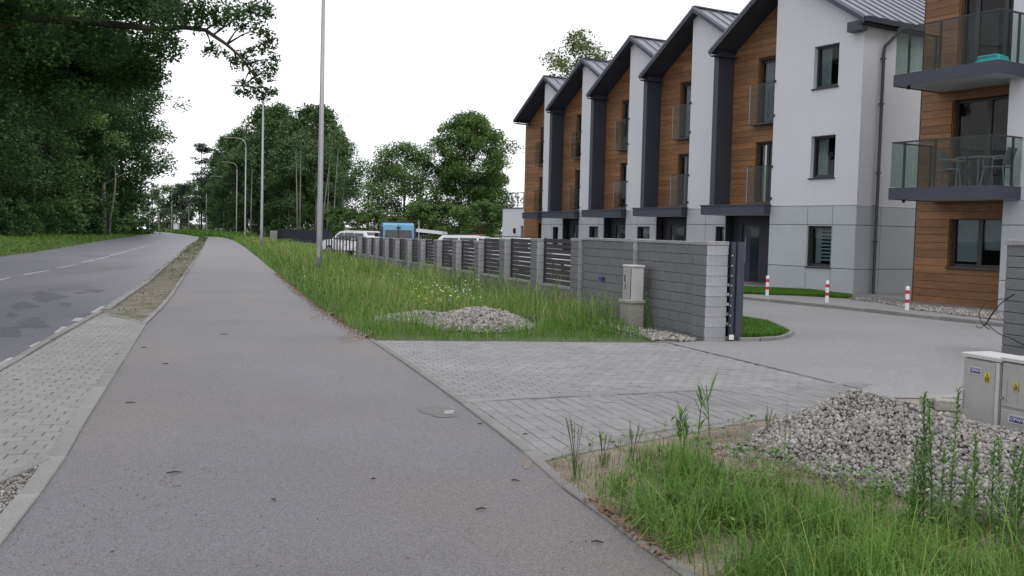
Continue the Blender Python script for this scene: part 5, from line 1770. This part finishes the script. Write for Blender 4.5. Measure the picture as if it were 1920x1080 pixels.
# ---------------------------------------------------------------- tall weeds
def weed(name, label, px, py, h, kind, seed, Y=None, group=None):
    g = np.random.default_rng(seed)
    q = gp(px,py) if Y is None else at_depth(px,py,Y)
    T_ = thing(name, label, 'plant', (q.x,q.y,max(q.z,.0)), 0, group)
    st_ = MB()
    Cl = []
    V, F, Cn = [], [], []
    nb = 0
    def blade(b0, e, w_, dz):
        nonlocal nb
        b0, e = np.array(b0), np.array(e)
        d = e-b0; l = np.linalg.norm(d); d /= l
        s_ = np.cross(d,[0,0,1.]); s_ /= max(np.linalg.norm(s_),1e-6)
        m_ = b0+(e-b0)*.5+np.array([0,0,dz])
        V.extend([b0-s_*w_*.25,b0+s_*w_*.25,m_+s_*w_*.5,m_-s_*w_*.5,e])
        F.extend([nb,nb+1,nb+2,nb+3,nb+3,nb+2,nb+4]); Cn.extend([4,3]); nb += 5
    if kind == 'leafy':                        # upright stems set all round with narrow leaves
        for s_ in range(3):
            hh = h*g.uniform(.72,1)
            bx_, by_ = g.normal(0,.05,2)
            lx, ly = g.normal(0,.06,2)
            pts = [(bx_,by_,0),(bx_+lx*.4,by_+ly*.4,hh*.5),(bx_+lx,by_+ly,hh)]
            st_.tube(pts,[.0034,.003,.0014],5)
            n_ = int(hh*120)
            for i in range(n_):
                t = .12+.88*i/n_
                p0 = np.array([bx_+lx*t, by_+ly*t, hh*t])
                a = g.uniform(0,6.28); l = .095*(1.1-.7*t)*g.uniform(.6,1.25)
                blade(p0, p0+np.array([math.cos(a)*l,math.sin(a)*l,l*g.uniform(.1,.7)]), .014, .012)
        lm = 'weed'
    elif kind == 'reed':                       # a few stout stems with long broad blades
        for s_ in range(3):
            hh = h*(1,.82,.66)[s_]
            bx_ = g.normal(0,.045); lx = g.normal(0,.06)
            st_.tube([(bx_,0,0),(bx_+lx*.5,.01,hh*.5),(bx_+lx,.02,hh*.8)],[.005,.0045,.003],5)
            for i in range(8):
                t = .3+.5*i/8
                p0 = np.array([bx_+lx*t,.01,hh*t])
                a = g.choice([0,3.14])+g.normal(0,.6); l = hh*g.uniform(.22,.36)
                up_ = g.uniform(.75,1.3) if i > 3 else g.uniform(.3,.8)
                blade(p0, p0+np.array([math.cos(a)*l*.5,math.sin(a)*l*.5,l*up_]), .026, .02)
        lm = 'weed'
    else:                                      # tuft of seeding grass
        for s_ in range(16):
            a = g.uniform(0,6.28); l = h*g.uniform(.3,.6)
            b0 = g.normal(0,.03,3)*np.array([1,1,0])
            blade(b0, b0+np.array([math.cos(a)*l*.45,math.sin(a)*l*.45,l*.8]), .007, .05)
        for s_ in range(7):
            hh = h*g.uniform(.65,1); lx, ly = g.normal(0,.10,2)*h*1.2
            st_.tube([(0,0,0),(lx*.4,ly*.4,hh*.55),(lx,ly,hh)],[.002,.0017,.0012],4)
            for i in range(9):
                t = .7+.3*i/12
                p0 = np.array([lx*(t**1.6), ly*(t**1.6), hh*t]); aa = g.uniform(0,6.28)
                blade(p0, p0+np.array([math.cos(aa)*.012,math.sin(aa)*.012,.025]), .005, .003)
        lm = 'weed'
    st_.build('stems', M['weed_dark'] if kind == 'tuft' else M['weed'], T_)
    link('leaves', np_mesh('leaves', np.array(V), F, Cn, M[lm]), T_)
    return T_
for i, a in enumerate([('grass_tuft','tuft of seeding grass at the corner of drive and path kerb',1078,905,.52,'tuft'),
          ('grass_tuft','tuft of thin seeding grass between the corner tuft and the reeds',1185,868,.33,'tuft'),
          ('reed_plant','broad bladed reed standing highest at the edge of the drive',1312,842,.64,'reed'),
          ('reed_plant','smaller reed just left of the highest reed',1283,845,.38,'reed'),
          ('grass_tuft','sparse seeding grass against the left flank of the large gravel heap',1440,835,.34,'tuft'),
          ('leafy_weed','tall leafy weed in front of the gravel heap, left of cabinets',1762,1000,.86,'leafy'),
          ('leafy_weed','leafy weed standing just left of the tall one at the heap',1730,1000,.70,'leafy'),
          ('leafy_weed','leafy weed whose top crosses the electricity cabinets',1852,1010,.78,'leafy'),
          ('leafy_weed','leafy weed at the lower right corner by the frame edge',1905,1050,.66,'leafy'),
          ('leafy_weed','short leafy weed between the two tall weeds at the heap',1800,1020,.58,'leafy'),
          ('leafy_weed','bushy leafy weed low in front of the heap centre',1650,1010,.36,'leafy'),
          ('leafy_weed','leafy weed with pale tip right of the cabinet corner',1885,1000,.62,'leafy'),
          ('grass_tuft','seeding grass tuft in the middle of the foreground grass',1330,960,.42,'tuft'),
          ('grass_tuft','seeding grass tuft in lower foreground, left of the heap',1480,1010,.40,'tuft'),
          ('grass_tuft','seeding grass tuft right of the corner tuft, on bare sand',1130,880,.30,'tuft')]):
    weed(*a, seed=200+i)
for i, a in enumerate([('reed_plant','reed growing against the first slat panel of fence',1040,588,.95,'reed'),
          ('leafy_weed','leafy weed standing at the right side of meter cabinet',1222,628,.72,'leafy'),
          ('leafy_weed','leafy weed at the left foot of the meter cabinet',1140,622,.62,'leafy'),
          ('leafy_weed','leafy weed in the middle of the solid block wall',1108,618,.55,'leafy'),
          ('leafy_weed','tall leafy weed hiding the fence about halfway along',758,522,1.15,'leafy'),
          ('leafy_weed','tall leafy weed covering the fence pillar, right of its neighbour',775,524,1.0,'leafy'),
          ('leafy_weed','leafy weed rising from the meadow above the low gravel heap',862,566,.75,'leafy'),
          ('leafy_weed','leafy weed at the right end of the low gravel heap',1000,596,.6,'leafy')]):
    weed(*a, seed=300+i)

# flowers in the meadow
g = np.random.default_rng(41)
for nm, mm, (u0,u1,v0,v1), n_ in (('white_flowers','flower_w',(800,905,545,585),130),('yellow_flowers','flower_y',(770,860,560,590),90),('white_flowers','flower_w',(560,900,480,560),90)):
    C_ = []
    for i in range(n_):
        q = gp(g.uniform(u0,u1),g.uniform(v0,v1)+18)
        C_.append((q.x,q.y,g.uniform(.35,.62)))
    V,F,Cn = leaf_quads(np.array(C_), .035, g, asp=.9, up=2)
    tag(link(nm, np_mesh(nm, V, F, Cn, M[mm])), kind='stuff')

# soil washed on to the path where kerb and grass meet
blob('washed_soil', 668, 630, .26, .75, .0188, M['soil_film'], seed=11)
blob('washed_soil', 990, 868, .05, .22, .0192, M['soil_film'], seed=12)
blob('washed_soil', 606, 592, .12, .8, .0191, M['soil_film'], seed=13)
# dry leaves along the kerb and litter on the path
g = np.random.default_rng(51)
C_ = []
for a, b in zip(PR[:4][:-1], PR[:4][1:]):
    l = (b-a).length
    for i in range(int(l*230)):
        t = g.uniform()
        q = a+(b-a)*t
        off = abs(g.normal(0,.07))+.0
        d = (b-a).normalized()
        C_.append((q.x+d.y*off, q.y-d.x*off, .03+g.uniform(0,.02)))
C_ = np.array(C_)
C_ = C_[vnoise(C_[:,:2],3.5,3) > .38]
E_ = []
for a, b in zip(PR[8:13][:-1], PR[8:13][1:]):
    l = (b-a).length
    d = (b-a).normalized()
    for i in range(int(l*110)):
        q = a+(b-a)*g.uniform()
        off = g.normal(-.02,.09)
        E_.append((q.x+d.y*off, q.y-d.x*off, .03+g.uniform(0,.015)))
C_ = np.concatenate([C_, np.array(E_)])
V,F,Cn = leaf_quads(C_, .034, g, asp=.6, up=1.2)
tag(link('dry_leaves', np_mesh('dry_leaves', V, F, Cn, M['dry_leaf'])), kind='stuff')
g = np.random.default_rng(61)
C_ = []
for i in range(150):
    v = g.uniform(560,1075); u = g.uniform(250,1100)
    q = gp(u,v)
    C_.append((q.x,q.y,.022))
C_ = np.array(C_)
PP = np.array([(q.x,q.y) for q in pathp])
C_ = C_[in_poly(C_[:,:2],PP)]
V,F,Cn = leaf_quads(C_, .022, g, asp=.5, up=4)
tag(link('leaf_litter', np_mesh('leaf_litter', V, F, Cn, M['dry_leaf'])), kind='stuff')
mb = MB()
for (u,v,l,a) in ((245,760,.09,.3),(326,893,.10,.35),(513,945,.05,-.8),(900,800,.05,.3),(966,908,.06,-.4),(902,962,.07,.3),(1120,1025,.07,-.3),(225,668,.16,.05),(420,630,.12,.1),(270,655,.08,0),(310,686,.07,.1),(30,717,.10,.1),(97,640,.12,0),(1250,885,.04,0),(985,820,.05,.5),(700,905,.03,.2)):
    q = gp(u,v)
    d = Vector((math.cos(a),math.sin(a),0))*l*.5
    b = Vector((q.x,q.y,.026))
    mb.tube([b-d,b+Vector((0,.01,.004)),b+d],[.004,.006,.003],5)
tag(mb.build('twigs', M['twig']), kind='stuff')
for o_ in bpy.data.objects:
    if o_.type == 'MESH' and not o_.data.materials:
        o_.data.materials.append(M['conc'])
